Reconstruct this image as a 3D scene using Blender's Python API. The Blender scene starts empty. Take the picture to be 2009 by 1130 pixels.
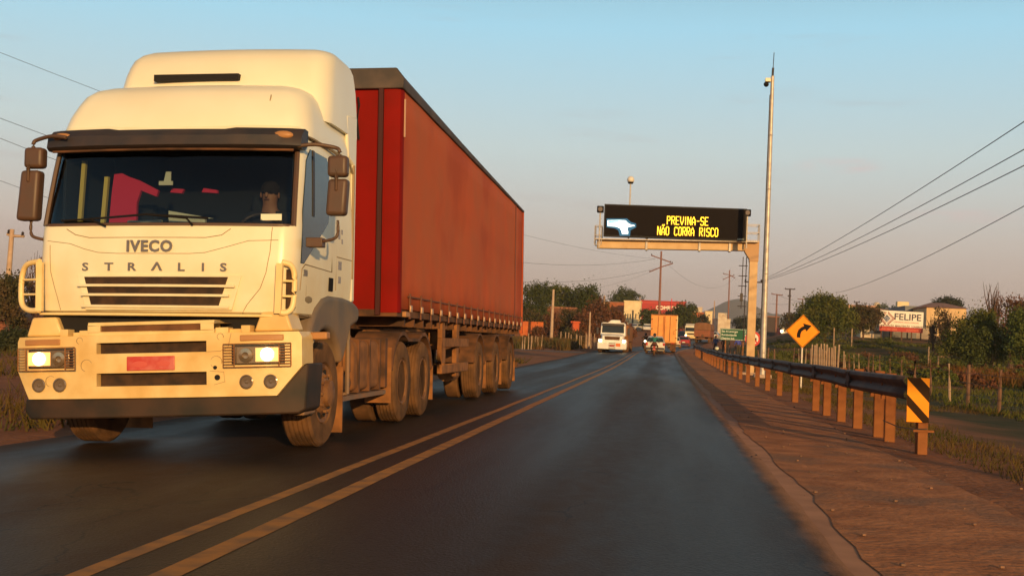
import bpy, bmesh, math, random
import numpy as np
from mathutils import Vector, Matrix, noise

random.seed(7); rng = np.random.default_rng(7)
sc = bpy.context.scene
col = sc.collection
R = math.radians

# ---------------------------------------------------------------- camera
# a phone held by a car passenger: 1.15 m above the road, turned 7.5 deg to the left, slightly tilted
FPX, IW, IH = 2300.0, 2009.0, 1130.0
YAW, PITCH, ROLL = R(7.475), R(2.438), R(2.5)
CAM = Vector((0, 0, 1.15))
_f = Vector((-math.sin(YAW) * math.cos(PITCH), math.cos(YAW) * math.cos(PITCH), math.sin(PITCH)))
_r0 = Vector((math.cos(YAW), math.sin(YAW), 0)); _u0 = _r0.cross(_f)
_r = _r0 * math.cos(ROLL) + _u0 * math.sin(ROLL)
_u = _u0 * math.cos(ROLL) - _r0 * math.sin(ROLL)
cd = bpy.data.cameras.new('camera'); cam = bpy.data.objects.new('camera', cd); col.objects.link(cam)
cam.matrix_world = Matrix(((_r.x, _u.x, -_f.x, CAM.x), (_r.y, _u.y, -_f.y, CAM.y), (_r.z, _u.z, -_f.z, CAM.z), (0, 0, 0, 1)))
cd.sensor_width = 36; cd.lens = 36 * FPX / IW; cd.clip_start = .1; cd.clip_end = 30000
sc.camera = cam

def at(px, py, Y):
    """a pixel of the photograph at distance Y along the road -> world point"""
    d = _f + _r * ((px - IW / 2) / FPX) + _u * ((IH / 2 - py) / FPX)
    return CAM + d * (Y / d.y)

# ---------------------------------------------------------------- sky and sun
SUN_EL, SUN_AZ = R(10.0), R(22.0)          # the sun stands low behind the camera, a little to the right
w = bpy.data.worlds.new("World"); sc.world = w; w.use_nodes = True
nt = w.node_tree; nt.nodes.clear()
out = nt.nodes.new('ShaderNodeOutputWorld'); bg = nt.nodes.new('ShaderNodeBackground')
sky = nt.nodes.new('ShaderNodeTexSky'); sky.sky_type = 'NISHITA'; sky.sun_disc = False
sky.sun_elevation = SUN_EL; sky.sun_rotation = R(180) - SUN_AZ
sky.air_density = 1.0; sky.dust_density = 2.5; sky.ozone_density = 1.2; sky.altitude = 100
bg.inputs['Strength'].default_value = 0.15
tc = nt.nodes.new('ShaderNodeTexCoord'); sep = nt.nodes.new('ShaderNodeSeparateXYZ')
ramp = nt.nodes.new('ShaderNodeValToRGB'); el = ramp.color_ramp.elements
el[0].position = 0.0; el[0].color = (4.0, 2.7, 2.35, 1)
el[1].position = 0.55; el[1].color = (.50, .62, .75, 1)
for p_, c_ in ((.035, (4.25, 3.05, 2.7, 1)), (.09, (4.45, 3.9, 3.55, 1)), (.16, (4.2, 5.0, 5.0, 1)), (.26, (2.75, 5.2, 6.4, 1)), (.40, (1.1, 1.9, 2.3, 1))):
    e = el.new(p_); e.color = c_
mixs = nt.nodes.new('ShaderNodeMix'); mixs.data_type = 'RGBA'; mixs.inputs[0].default_value = .86
# two faint pink cloud smears low in the sky
mp = nt.nodes.new('ShaderNodeMapping'); mp.inputs['Scale'].default_value = (7, 7, 60)
mp.inputs['Location'].default_value = (.9, .2, .3)
nz = nt.nodes.new('ShaderNodeTexNoise'); nz.inputs['Scale'].default_value = 1.0; nz.inputs['Detail'].default_value = 5
cr2 = nt.nodes.new('ShaderNodeValToRGB'); cr2.color_ramp.elements[0].position = .60; cr2.color_ramp.elements[1].position = .80
cr2.color_ramp.elements[1].color = (.22, .22, .22, 1)
mixc = nt.nodes.new('ShaderNodeMix'); mixc.data_type = 'RGBA'; mixc.inputs[7].default_value = (3.0, 2.2, 2.1, 1)
L = nt.links.new
L(tc.outputs['Generated'], sep.inputs[0]); L(sep.outputs['Z'], ramp.inputs[0])
L(sky.outputs[0], mixs.inputs[6]); L(ramp.outputs[0], mixs.inputs[7])
L(tc.outputs['Generated'], mp.inputs[0]); L(mp.outputs[0], nz.inputs[0]); L(nz.outputs['Fac'], cr2.inputs[0])
L(cr2.outputs[0], mixc.inputs[0]); L(mixs.outputs[2], mixc.inputs[6])
last = mixc.outputs[2]
def cloud(px, py, wh, wv, amt, prev):
    d = (_f + _r * ((px - IW / 2) / FPX) + _u * ((IH / 2 - py) / FPX)).normalized()
    sb = nt.nodes.new('ShaderNodeVectorMath'); sb.operation = 'SUBTRACT'; sb.inputs[1].default_value = d; L(tc.outputs['Generated'], sb.inputs[0])
    ml = nt.nodes.new('ShaderNodeVectorMath'); ml.operation = 'MULTIPLY'; ml.inputs[1].default_value = (wh, wh, wv); L(sb.outputs[0], ml.inputs[0])
    ln = nt.nodes.new('ShaderNodeVectorMath'); ln.operation = 'LENGTH'; L(ml.outputs[0], ln.inputs[0])
    mr_ = nt.nodes.new('ShaderNodeMapRange'); mr_.interpolation_type = 'SMOOTHSTEP'; mr_.inputs[1].default_value = 1; mr_.inputs[2].default_value = 0; L(ln.outputs['Value'], mr_.inputs[0])
    m2_ = nt.nodes.new('ShaderNodeTexNoise'); m2_.inputs['Scale'].default_value = 1.0; m2_.inputs['Detail'].default_value = 5
    mp2 = nt.nodes.new('ShaderNodeMapping'); mp2.inputs['Scale'].default_value = (30, 30, 160); L(tc.outputs['Generated'], mp2.inputs[0]); L(mp2.outputs[0], m2_.inputs[0])
    r2 = nt.nodes.new('ShaderNodeMapRange'); r2.inputs[1].default_value = .35; r2.inputs[2].default_value = .65; r2.inputs[4].default_value = amt; L(m2_.outputs['Fac'], r2.inputs[0])
    mu = nt.nodes.new('ShaderNodeMath'); mu.operation = 'MULTIPLY'; L(mr_.outputs[0], mu.inputs[0]); L(r2.outputs[0], mu.inputs[1])
    mz = nt.nodes.new('ShaderNodeMix'); mz.data_type = 'RGBA'; mz.inputs[7].default_value = (5.0, 3.6, 3.5, 1); L(mu.outputs[0], mz.inputs[0]); L(prev, mz.inputs[6]); return mz.outputs[2]
last = cloud(1650, 326, 22, 110, .75, last); last = cloud(1880, 425, 16, 130, .5, last); last = cloud(60, 440, 18, 70, .45, last)
L(last, bg.inputs['Color']); L(bg.outputs[0], out.inputs[0])

sd = bpy.data.lights.new('sun', 'SUN'); so = bpy.data.objects.new('sun', sd); col.objects.link(so)
sd.energy = 4.6; sd.angle = R(.5); sd.color = (1.0, .59, .22)
_to = Vector((math.sin(SUN_AZ) * math.cos(SUN_EL), -math.cos(SUN_AZ) * math.cos(SUN_EL), math.sin(SUN_EL)))
so.rotation_euler = _to.to_track_quat('Z', 'Y').to_euler(); so.location = _to * 50

sc.view_settings.view_transform = 'Standard'; sc.view_settings.look = 'None'
sc.view_settings.exposure = 0; sc.view_settings.gamma = 1
sc.cycles.max_bounces = 6; sc.cycles.transparent_max_bounces = 12; sc.cycles.caustics_reflective = False; sc.cycles.caustics_refractive = False
sc.cycles.volume_bounces = 0

# ---------------------------------------------------------------- helpers
def tag(o, label=None, cat=None, group=None, kind=None):
    if label: o['label'] = label
    if cat: o['category'] = cat
    if group: o['group'] = group
    if kind: o['kind'] = kind
    return o

def empty(name, loc=(0, 0, 0), rot=(0, 0, 0), label=None, cat=None, group=None):
    o = bpy.data.objects.new(name, None); col.objects.link(o); o.location = loc; o.rotation_euler = rot
    o.empty_display_size = .3
    return tag(o, label, cat, group)

def copy_tree(o, parent=None):
    c = o.copy(); col.objects.link(c); c.parent = parent
    for ch in list(o.children): copy_tree(ch, c)
    return c

class MB:
    """collects shapes into one mesh"""
    def __init__(s): s.bm = bmesh.new(); s.mi = 0
    def _tag(s, faces):
        for f in faces: f.material_index = s.mi
    def mesh(s, vs, fs, M=None):
        vv = [s.bm.verts.new(M @ Vector(v) if M else v) for v in vs]; out = []
        for f in fs:
            try: out.append(s.bm.faces.new([vv[i] for i in f]))
            except ValueError: pass
        s._tag(out); return vv
    def box(s, x0, x1, y0, y1, z0, z1, M=None):
        v = [(x, y, z) for x in (x0, x1) for y in (y0, y1) for z in (z0, z1)]
        return s.mesh(v, [(0, 1, 3, 2), (4, 6, 7, 5), (0, 4, 5, 1), (2, 3, 7, 6), (0, 2, 6, 4), (1, 5, 7, 3)], M)
    def cbox(s, c, d, M=None):
        return s.box(c[0] - d[0] / 2, c[0] + d[0] / 2, c[1] - d[1] / 2, c[1] + d[1] / 2, c[2] - d[2] / 2, c[2] + d[2] / 2, M)
    def prism(s, poly, axis, a, b, M=None):
        n = len(poly)
        def P(p, t):
            return {'x': (t, p[0], p[1]), 'y': (p[0], t, p[1]), 'z': (p[0], p[1], t)}[axis]
        v = [P(p, a) for p in poly] + [P(p, b) for p in poly]
        f = [tuple(range(n)), tuple(range(2 * n - 1, n - 1, -1))] + [(i, (i + 1) % n, n + (i + 1) % n, n + i) for i in range(n)]
        return s.mesh(v, f, M)
    def tube(s, pts, r, n=8, caps=True, M=None):
        pts = [Vector(p) for p in pts]; rr = r if isinstance(r, (list, tuple)) else [r] * len(pts)
        vs, fs = [], []; up = Vector((0, 0, 1))
        for i, p in enumerate(pts):
            d = (pts[min(i + 1, len(pts) - 1)] - pts[max(i - 1, 0)]).normalized()
            a = d.cross(up)
            if a.length < .05: a = d.cross(Vector((0, 1, 0)))
            a.normalize(); b = d.cross(a)
            for k in range(n):
                t = 2 * math.pi * (k + .5) / n; vs.append(p + (a * math.cos(t) + b * math.sin(t)) * rr[i])
        for i in range(len(pts) - 1):
            for k in range(n):
                fs.append((i * n + k, i * n + (k + 1) % n, (i + 1) * n + (k + 1) % n, (i + 1) * n + k))
        if caps: fs += [tuple(range(n)), tuple(range(len(pts) * n - 1, (len(pts) - 1) * n - 1, -1))]
        return s.mesh(vs, fs, M)
    def lathe(s, prof, c=(0, 0, 0), axis='x', n=24, M=None):
        vs, fs = [], []
        for r, h in prof:
            for k in range(n):
                t = 2 * math.pi * k / n; a, b = r * math.cos(t), r * math.sin(t)
                p = {'x': (h, a, b), 'y': (a, h, b), 'z': (a, b, h)}[axis]
                vs.append((c[0] + p[0], c[1] + p[1], c[2] + p[2]))
        for i in range(len(prof) - 1):
            for k in range(n): fs.append((i * n + k, i * n + (k + 1) % n, (i + 1) * n + (k + 1) % n, (i + 1) * n + k))
        if prof[0][0] > 1e-4: fs.append(tuple(range(n)))
        if prof[-1][0] > 1e-4: fs.append(tuple(range(len(prof) * n - 1, (len(prof) - 1) * n - 1, -1)))
        return s.mesh(vs, fs, M)
    def ball(s, c, r, n=12, sq=(1, 1, 1), M=None):
        prof = [(max(1e-5, r * math.sin(math.pi * i / (n // 2))), -r * math.cos(math.pi * i / (n // 2))) for i in range(n // 2 + 1)]
        vs, fs = [], []
        for q, h in prof:
            for k in range(n):
                t = 2 * math.pi * k / n
                vs.append((c[0] + q * math.cos(t) * sq[0], c[1] + q * math.sin(t) * sq[1], c[2] + h * sq[2]))
        for i in range(len(prof) - 1):
            for k in range(n): fs.append((i * n + k, i * n + (k + 1) % n, (i + 1) * n + (k + 1) % n, (i + 1) * n + k))
        return s.mesh(vs, fs, M)
    def cut(s, no, ds):
        for d in ds:
            g = s.bm.verts[:] + s.bm.edges[:] + s.bm.faces[:]
            bmesh.ops.bisect_plane(s.bm, geom=g, plane_co=Vector(no) * d, plane_no=no)
        return s
    def warp(s, fn):
        for v in s.bm.verts: v.co = Vector(fn(v.co))
        return s
    def _split(s, name, mats, parent, bevel, seg, smooth, loc, rot):
        bmesh.ops.remove_doubles(s.bm, verts=s.bm.verts[:], dist=1e-4)
        seen, objs = set(), []
        s.bm.verts.ensure_lookup_table()
        for v in s.bm.verts:
            if v in seen: continue
            st, isl = [v], []; seen.add(v)
            while st:
                a = st.pop(); isl.append(a)
                for e in a.link_edges:
                    b = e.other_vert(a)
                    if b not in seen: seen.add(b); st.append(b)
            k = MB(); mp_ = {a: k.bm.verts.new(a.co) for a in isl}
            for f in {f for a in isl for f in a.link_faces}:
                nf = k.bm.faces.new([mp_[q] for q in f.verts]); nf.material_index = f.material_index
            objs.append(k.build(name, mats, parent, bevel, seg, smooth, loc, rot))
        s.bm.free(); return objs[0]
    def build(s, name, mats, parent=None, bevel=0, seg=2, smooth=True, loc=None, rot=None, split=False):
        if split:
            return s._split(name, mats, parent, bevel, seg, smooth, loc, rot)
        bmesh.ops.remove_doubles(s.bm, verts=s.bm.verts[:], dist=1e-4)
        bmesh.ops.recalc_face_normals(s.bm, faces=s.bm.faces[:])
        if smooth:
            for f in s.bm.faces: f.smooth = True
            for e in s.bm.edges:
                if len(e.link_faces) == 2 and e.calc_face_angle(0) > R(38): e.smooth = False
        me = bpy.data.meshes.new(name); s.bm.to_mesh(me); s.bm.free()
        for m in (mats if isinstance(mats, (list, tuple)) else [mats]): me.materials.append(m)
        o = bpy.data.objects.new(name, me); col.objects.link(o); o.parent = parent
        if loc is not None: o.location = loc
        if rot is not None: o.rotation_euler = rot
        if bevel:
            b = o.modifiers.new('bevel', 'BEVEL'); b.width = bevel; b.segments = seg; b.limit_method = 'ANGLE'; b.angle_limit = R(35)
            b.harden_normals = False
        return o

def text(s, size, mat, parent, M, name='lettering', depth=.004, sx=1.0, align='LEFT', bold=0.0, space=1.0):
    cu = bpy.data.curves.new('t', 'FONT'); cu.body = s; cu.size = size; cu.extrude = depth / 2
    cu.align_x = align; cu.offset = bold; cu.space_character = space; cu.resolution_u = 3
    t = bpy.data.objects.new('t', cu); col.objects.link(t)
    dg = bpy.context.evaluated_depsgraph_get()
    me = bpy.data.meshes.new_from_object(t.evaluated_get(dg)); me.name = name
    bpy.data.objects.remove(t); bpy.data.curves.remove(cu)
    me.transform(M @ Matrix.Diagonal((sx, 1, 1, 1)))
    me.materials.clear(); me.materials.append(mat)
    o = bpy.data.objects.new(name, me); col.objects.link(o); o.parent = parent
    return o
FACE = Matrix.Rotation(R(90), 4, 'X')       # text standing upright, read from -Y
def TF(x, y, z, slope=0): return Matrix.Translation((x, y, z)) @ Matrix.Rotation(-slope, 4, 'Y') @ FACE

def smooth_pts(P, k=5):
    """Catmull-Rom through the points"""
    P = [Vector(p) for p in P]; out = []
    for i in range(len(P) - 1):
        a = P[max(i - 1, 0)]; b = P[i]; c = P[i + 1]; d = P[min(i + 2, len(P) - 1)]
        for j in range(k):
            t = j / k; out.append(.5 * ((2 * b) + (c - a) * t + (2 * a - 5 * b + 4 * c - d) * t * t + (3 * b - a - 3 * c + d) * t ** 3))
    return out + [P[-1]]

# ---------------------------------------------------------------- materials
def mat(name, c, rough=.6, metal=0, c2=None, scale=3, detail=4, lo=.35, hi=.65, bump=0, bscale=None, spec=None,
        emit=None, estr=0, dust=None, alpha=None, coord='Object', c3=None, scale3=.3):
    """c..c2 mixed by noise; dust=(colour, z_low, z_high, amount): dirt that thins out upwards"""
    m = bpy.data.materials.new(name); m.use_nodes = True; n = m.node_tree; l = n.links.new
    b = n.nodes['Principled BSDF']; b.inputs['Base Color'].default_value = (*c, 1)
    b.inputs['Roughness'].default_value = rough; b.inputs['Metallic'].default_value = metal
    if spec is not None: b.inputs['Specular IOR Level'].default_value = spec
    if emit: b.inputs['Emission Color'].default_value = (*emit, 1); b.inputs['Emission Strength'].default_value = estr
    tcn = n.nodes.new('ShaderNodeTexCoord'); cs = None
    def noise_fac(sc_, lo_, hi_, det=detail):
        t = n.nodes.new('ShaderNodeTexNoise'); t.inputs['Scale'].default_value = sc_; t.inputs['Detail'].default_value = det
        l(tcn.outputs[coord], t.inputs['Vector']); mr = n.nodes.new('ShaderNodeMapRange')
        mr.inputs[1].default_value = lo_; mr.inputs[2].default_value = hi_; l(t.outputs['Fac'], mr.inputs[0]); return mr.outputs[0], t
    def mx(fac, a, bcol):
        k = n.nodes.new('ShaderNodeMix'); k.data_type = 'RGBA'; l(fac, k.inputs[0])
        if isinstance(a, tuple): k.inputs[6].default_value = (*a, 1)
        else: l(a, k.inputs[6])
        k.inputs[7].default_value = (*bcol, 1); return k.outputs[2]
    if c2: f, _ = noise_fac(scale, lo, hi); cs = mx(f, c, c2)
    if c3: f, _ = noise_fac(scale3, .5, .62); cs = mx(f, cs if cs else c, c3)
    if dust:
        sp = n.nodes.new('ShaderNodeSeparateXYZ'); l(tcn.outputs['Object'], sp.inputs[0])
        mr = n.nodes.new('ShaderNodeMapRange'); mr.inputs[1].default_value = dust[2]; mr.inputs[2].default_value = dust[1]; l(sp.outputs[2], mr.inputs[0])
        f, _ = noise_fac(4, .2, .75, 6); mu = n.nodes.new('ShaderNodeMath'); mu.operation = 'MULTIPLY'; l(mr.outputs[0], mu.inputs[0]); l(f, mu.inputs[1])
        m2 = n.nodes.new('ShaderNodeMath'); m2.operation = 'MULTIPLY'; m2.inputs[1].default_value = dust[3]; l(mu.outputs[0], m2.inputs[0])
        cs = mx(m2.outputs[0], cs if cs else c, dust[0])
    if cs: l(cs, b.inputs['Base Color'])
    if bump:
        _, t = noise_fac(bscale or scale * 4, 0, 1); bp = n.nodes.new('ShaderNodeBump'); bp.inputs['Strength'].default_value = bump
        bp.inputs['Distance'].default_value = .05; l(t.outputs['Fac'], bp.inputs['Height']); l(bp.outputs[0], b.inputs['Normal'])
    return m

DUST = (.34, .15, .055)
M = {}
M['white'] = mat('cab white paint', (.86, .83, .63), .32, c2=(.80, .74, .53), scale=1.6, dust=((.66, .42, .12), .2, 2.4, .95))
M['bumper'] = mat('bumper white paint', (.88, .72, .38), .42, c2=(.82, .60, .26), scale=2.2, dust=((.60, .36, .10), .2, 1.3, .8))
M['crease'] = mat('panel gap grey', (.30, .22, .13), .8)
M['badge'] = mat('grey badge lettering', (.22, .20, .19), .35, .5)
M['plastic'] = mat('dark grey plastic', (.022, .020, .024), .55, c2=(.045, .03, .026), scale=4)
M['fender'] = mat('faded grey plastic fender', (.13, .115, .10), .7, c2=(.20, .15, .10), scale=3, dust=(DUST, .5, 1.5, .8))
M['airdam'] = mat('dusty black plastic skirt', (.014, .011, .008), .7, c2=(.05, .024, .012), scale=3)
M['mirror'] = mat('brown black mirror housing', (.085, .05, .032), .5, c2=(.10, .05, .028), scale=8)
M['grille'] = mat('dirty dark grille mesh', (.022, .011, .006), .85, c2=(.06, .028, .012), scale=9)
M['chassis'] = mat('muddy chassis', (.17, .07, .028), .9, c2=(.06, .028, .014), scale=4, bump=.12)
M['mud'] = mat('mud covered steel', (.32, .13, .038), .9, c2=(.17, .07, .022), scale=5, bump=.12)
M['tyre'] = mat('dusty tyre rubber', (.10, .054, .028), .95, c2=(.19, .095, .042), scale=5, bump=.1, bscale=40, spec=.15)
M['rim'] = mat('muddy steel rim', (.25, .12, .045), .75, c2=(.14, .06, .025), scale=9)
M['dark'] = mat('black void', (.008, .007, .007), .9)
M['red'] = mat('deep red front wall', (.225, .005, .002), .75, c2=(.18, .006, .002), scale=2, spec=.12)
M['curtain'] = mat('dusty red curtain', (.53, .105, .034), .85, c2=(.45, .115, .045), scale=1.1, detail=8, c3=(.42, .078, .027), scale3=.5, bump=.25, bscale=2.5, spec=.2)
M['rail'] = mat('dark trailer roof rail', (.10, .07, .055), .7, c2=(.05, .04, .035), scale=3)
M['strap'] = mat('curtain strap', (.16, .06, .03), .8)
M['buckle'] = mat('worn buckle steel', (.55, .35, .22), .4, .5)
M['amber'] = mat('amber lens', (.55, .17, .03), .25, emit=(1, .25, .02), estr=.05)
M['amberdull'] = mat('dusty amber lens', (.42, .20, .07), .5)
M['chrome'] = mat('headlight reflector', (.45, .33, .2), .2, .8)
M['lampglass'] = mat('fog lamp glass', (.20, .15, .11), .12, .3)
M['beam'] = mat('lit headlight bulb', (1, .9, .7), .4, emit=(1, .86, .55), estr=6)
M['bowl'] = mat('lit headlight bowl', (.9, .6, .3), .4, emit=(1, .50, .14), estr=.8)
M['plate'] = mat('red number plate', (.50, .025, .015), .45, c2=(.60, .16, .13), scale=7)
M['pink'] = mat('pink shirt cloth', (.75, .03, .10), .8, emit=None)
M['yellowcloth'] = mat('yellow curtain strip', (.75, .62, .16), .8)
M['paper'] = mat('papers on the dashboard', (.75, .78, .62), .8)
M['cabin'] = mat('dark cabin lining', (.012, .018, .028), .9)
M['skin'] = mat('skin', (.35, .17, .10), .6)
M['lampred'] = mat('red tail lamp', (.5, .02, .01), .3)
M['black'] = mat('black paint', (.014, .012, .012), .8, spec=.12)

def glass(name, tint, refl=.08, rough=.03, tr=.6):
    m = bpy.data.materials.new(name); m.use_nodes = True; n = m.node_tree; n.nodes.clear(); l = n.links.new
    o = n.nodes.new('ShaderNodeOutputMaterial'); t = n.nodes.new('ShaderNodeBsdfTransparent'); t.inputs[0].default_value = (*[v * tr for v in tint], 1)
    g = n.nodes.new('ShaderNodeBsdfGlossy'); g.inputs['Roughness'].default_value = rough; g.inputs['Color'].default_value = (.8, .9, 1, 1)
    lw = n.nodes.new('ShaderNodeFresnel'); lw.inputs['IOR'].default_value = 1.4
    ad = n.nodes.new('ShaderNodeMath'); ad.operation = 'ADD'; ad.inputs[1].default_value = refl; ad.use_clamp = True
    mxn = n.nodes.new('ShaderNodeMixShader'); l(lw.outputs[0], ad.inputs[0]); l(ad.outputs[0], mxn.inputs[0]); l(t.outputs[0], mxn.inputs[1]); l(g.outputs[0], mxn.inputs[2]); l(mxn.outputs[0], o.inputs[0])
    return m
M['glass'] = glass('windscreen glass', (.85, .95, 1.0), .02, .02, .62)
M['sideglass'] = mat('dark side window glass', (.018, .028, .038), .12, spec=.45)
M['lens'] = glass('headlight lens', (1, .95, .85), .03, .05, .85)
# ---------------------------------------------------------------- terrain
def lerp_tab(tab, y):
    if y <= tab[0][0]: return tab[0][1]
    for (a, va), (b, vb) in zip(tab, tab[1:]):
        if y <= b:
            t = (y - a) / (b - a); t = t * t * (3 - 2 * t) * .35 + t * .65
            return va + (vb - va) * t
    return tab[-1][1]
ROADP = [(0, 0), (52, 0), (72, .1), (95, .29), (110, .44), (150, .72), (170, 1.0), (190, 1.75), (215, 2.4), (260, 3.4), (320, 5.0), (420, 7.5), (700, 11), (6000, 14)]
RIGHTP = [(0, -.05), (12, -.12), (22, -.32), (40, -.3), (57, -.12), (80, -.1), (100, .1), (113, .6), (130, 2.2), (160, 3.6), (210, 4.7), (300, 6.8), (360, 8.2), (600, 11.5), (6000, 14)]
LEFTP = [(0, -.3), (40, -.1), (60, .1), (90, .15), (130, .5), (160, 1.2), (190, 2.1), (240, 3.7), (290, 4.6), (360, 6.0), (600, 9), (6000, 14)]
def shift(y): return .0007 * max(0, min(y, 260) - 95) ** 2 + (max(0, y - 260) * .23)
def ss(a, b, x):
    t = max(0., min(1., (x - a) / (b - a))); return t * t * (3 - 2 * t)
XC, XL, XR = -2.35, -6.5, 1.03          # centre line, left and right edge of the carriageway
def gz(x, y):
    u = x - shift(y); zr = lerp_tab(ROADP, y)
    z = zr - (.035 * (XC - u) if u < XC else 0) if u > XL else zr - .035 * (XC - XL)
    if u > 2.6:
        k = ss(2.8, 7.5, u) if y < 90 else ss(4, 16, u)
        z = z * (1 - k) + lerp_tab(RIGHTP, y) * k
    if u < -6.6:
        k = ss(7.0, 15, -u); z = z * (1 - k) + lerp_tab(LEFTP, y) * k
    off = max(0, u - 3.5, -6.5 - u)
    if off > 0:
        a = min(1, off / 4)
        z += a * (.10 * noise.noise(Vector((x * .13, y * .13, 0))) + .035 * noise.noise(Vector((x * .9, y * .9, 3))))
    return z

def grid_mesh(name, xs, ys, fn, mats, kind='structure', smooth=True):
    nx, ny = len(xs), len(ys)
    v = [fn(x, y) for y in ys for x in xs]
    f = [(j * nx + i, j * nx + i + 1, (j + 1) * nx + i + 1, (j + 1) * nx + i) for j in range(ny - 1) for i in range(nx - 1)]
    me = bpy.data.meshes.new(name); me.from_pydata(v, [], f); me.materials.append(mats)
    for p in me.polygons: p.use_smooth = smooth
    o = bpy.data.objects.new(name, me); col.objects.link(o)
    if kind: o['kind'] = kind
    return o

# ground: red earth, with green field on the right and dry tufts
def ground_mat():
    m = bpy.data.materials.new('red earth and field'); m.use_nodes = True; n = m.node_tree; l = n.links.new; b = n.nodes['Principled BSDF']
    b.inputs['Roughness'].default_value = .95; b.inputs['Specular IOR Level'].default_value = .15
    g = n.nodes.new('ShaderNodeNewGeometry'); sp = n.nodes.new('ShaderNodeSeparateXYZ'); l(g.outputs['Position'], sp.inputs[0])
    def nz(s, d=6):
        t = n.nodes.new('ShaderNodeTexNoise'); t.inputs['Scale'].default_value = s; t.inputs['Detail'].default_value = d; l(g.outputs['Position'], t.inputs['Vector']); return t.outputs['Fac']
    def mr(v, a, b_):
        k = n.nodes.new('ShaderNodeMapRange'); k.inputs[1].default_value = a; k.inputs[2].default_value = b_; l(v, k.inputs[0]); return k.outputs[0]
    def ma(op, a, c):
        k = n.nodes.new('ShaderNodeMath'); k.operation = op; k.use_clamp = True
        l(a, k.inputs[0])
        if isinstance(c, (int, float)): k.inputs[1].default_value = c
        else: l(c, k.inputs[1])
        return k.outputs[0]
    def mx(f, a, c):
        k = n.nodes.new('ShaderNodeMix'); k.data_type = 'RGBA'; l(f, k.inputs[0])
        for i, q in ((6, a), (7, c)):
            if isinstance(q, tuple): k.inputs[i].default_value = (*q, 1)
            else: l(q, k.inputs[i])
        return k.outputs[2]
    base = mx(mr(nz(1.2), .35, .65), (.36, .135, .05), (.23, .082, .03))
    base = mx(mr(nz(14), .45, .7), base, (.22, .10, .055))
    green = mx(mr(nz(.9), .35, .65), (.036, .042, .008), (.085, .058, .014))
    fld = ma('MULTIPLY', mr(sp.outputs[0], 3.4, 7.0), mr(nz(.28), .30, .50))
    farcut = mr(sp.outputs[1], 170, 150)
    c = mx(ma('MULTIPLY', fld, farcut), base, green)
    l(c, b.inputs['Base Color'])
    bp = n.nodes.new('ShaderNodeBump'); bp.inputs['Strength'].default_value = .7; bp.inputs['Distance'].default_value = .06
    l(nz(9, 8), bp.inputs['Height']); l(bp.outputs[0], b.inputs['Normal'])
    return m
M['ground'] = ground_mat()
ys = [-60, -30, -10] + list(np.arange(0, 120, .9)) + list(np.arange(120, 400, 4)) + [450, 520, 620, 800, 1100, 1600, 2400, 3500, 5000, 7000]
xs = sorted([-5000, -2500, -1200, -600, -350] + list(np.arange(-220, -40, 12)) + list(np.arange(-40, -6.5, 1.5)) + [-6.7, -6.4, -6.0, -5, -4, -3, -2.35, -1.5, -.5, .5, 1.1, 1.5, 2, 2.5, 2.9] + list(np.arange(3.4, 16, .7)) + list(np.arange(16, 60, 1.6)) + list(np.arange(62, 240, 10)) + [350, 600, 1200, 2500, 5000])
def gfn(u, y):
    x = u + shift(y); z = gz(x, y)
    if -6.55 < u < 1.05: z -= .02
    return (x, y, z)
grid_mesh('ground', xs, ys, gfn, M['ground'])

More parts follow.
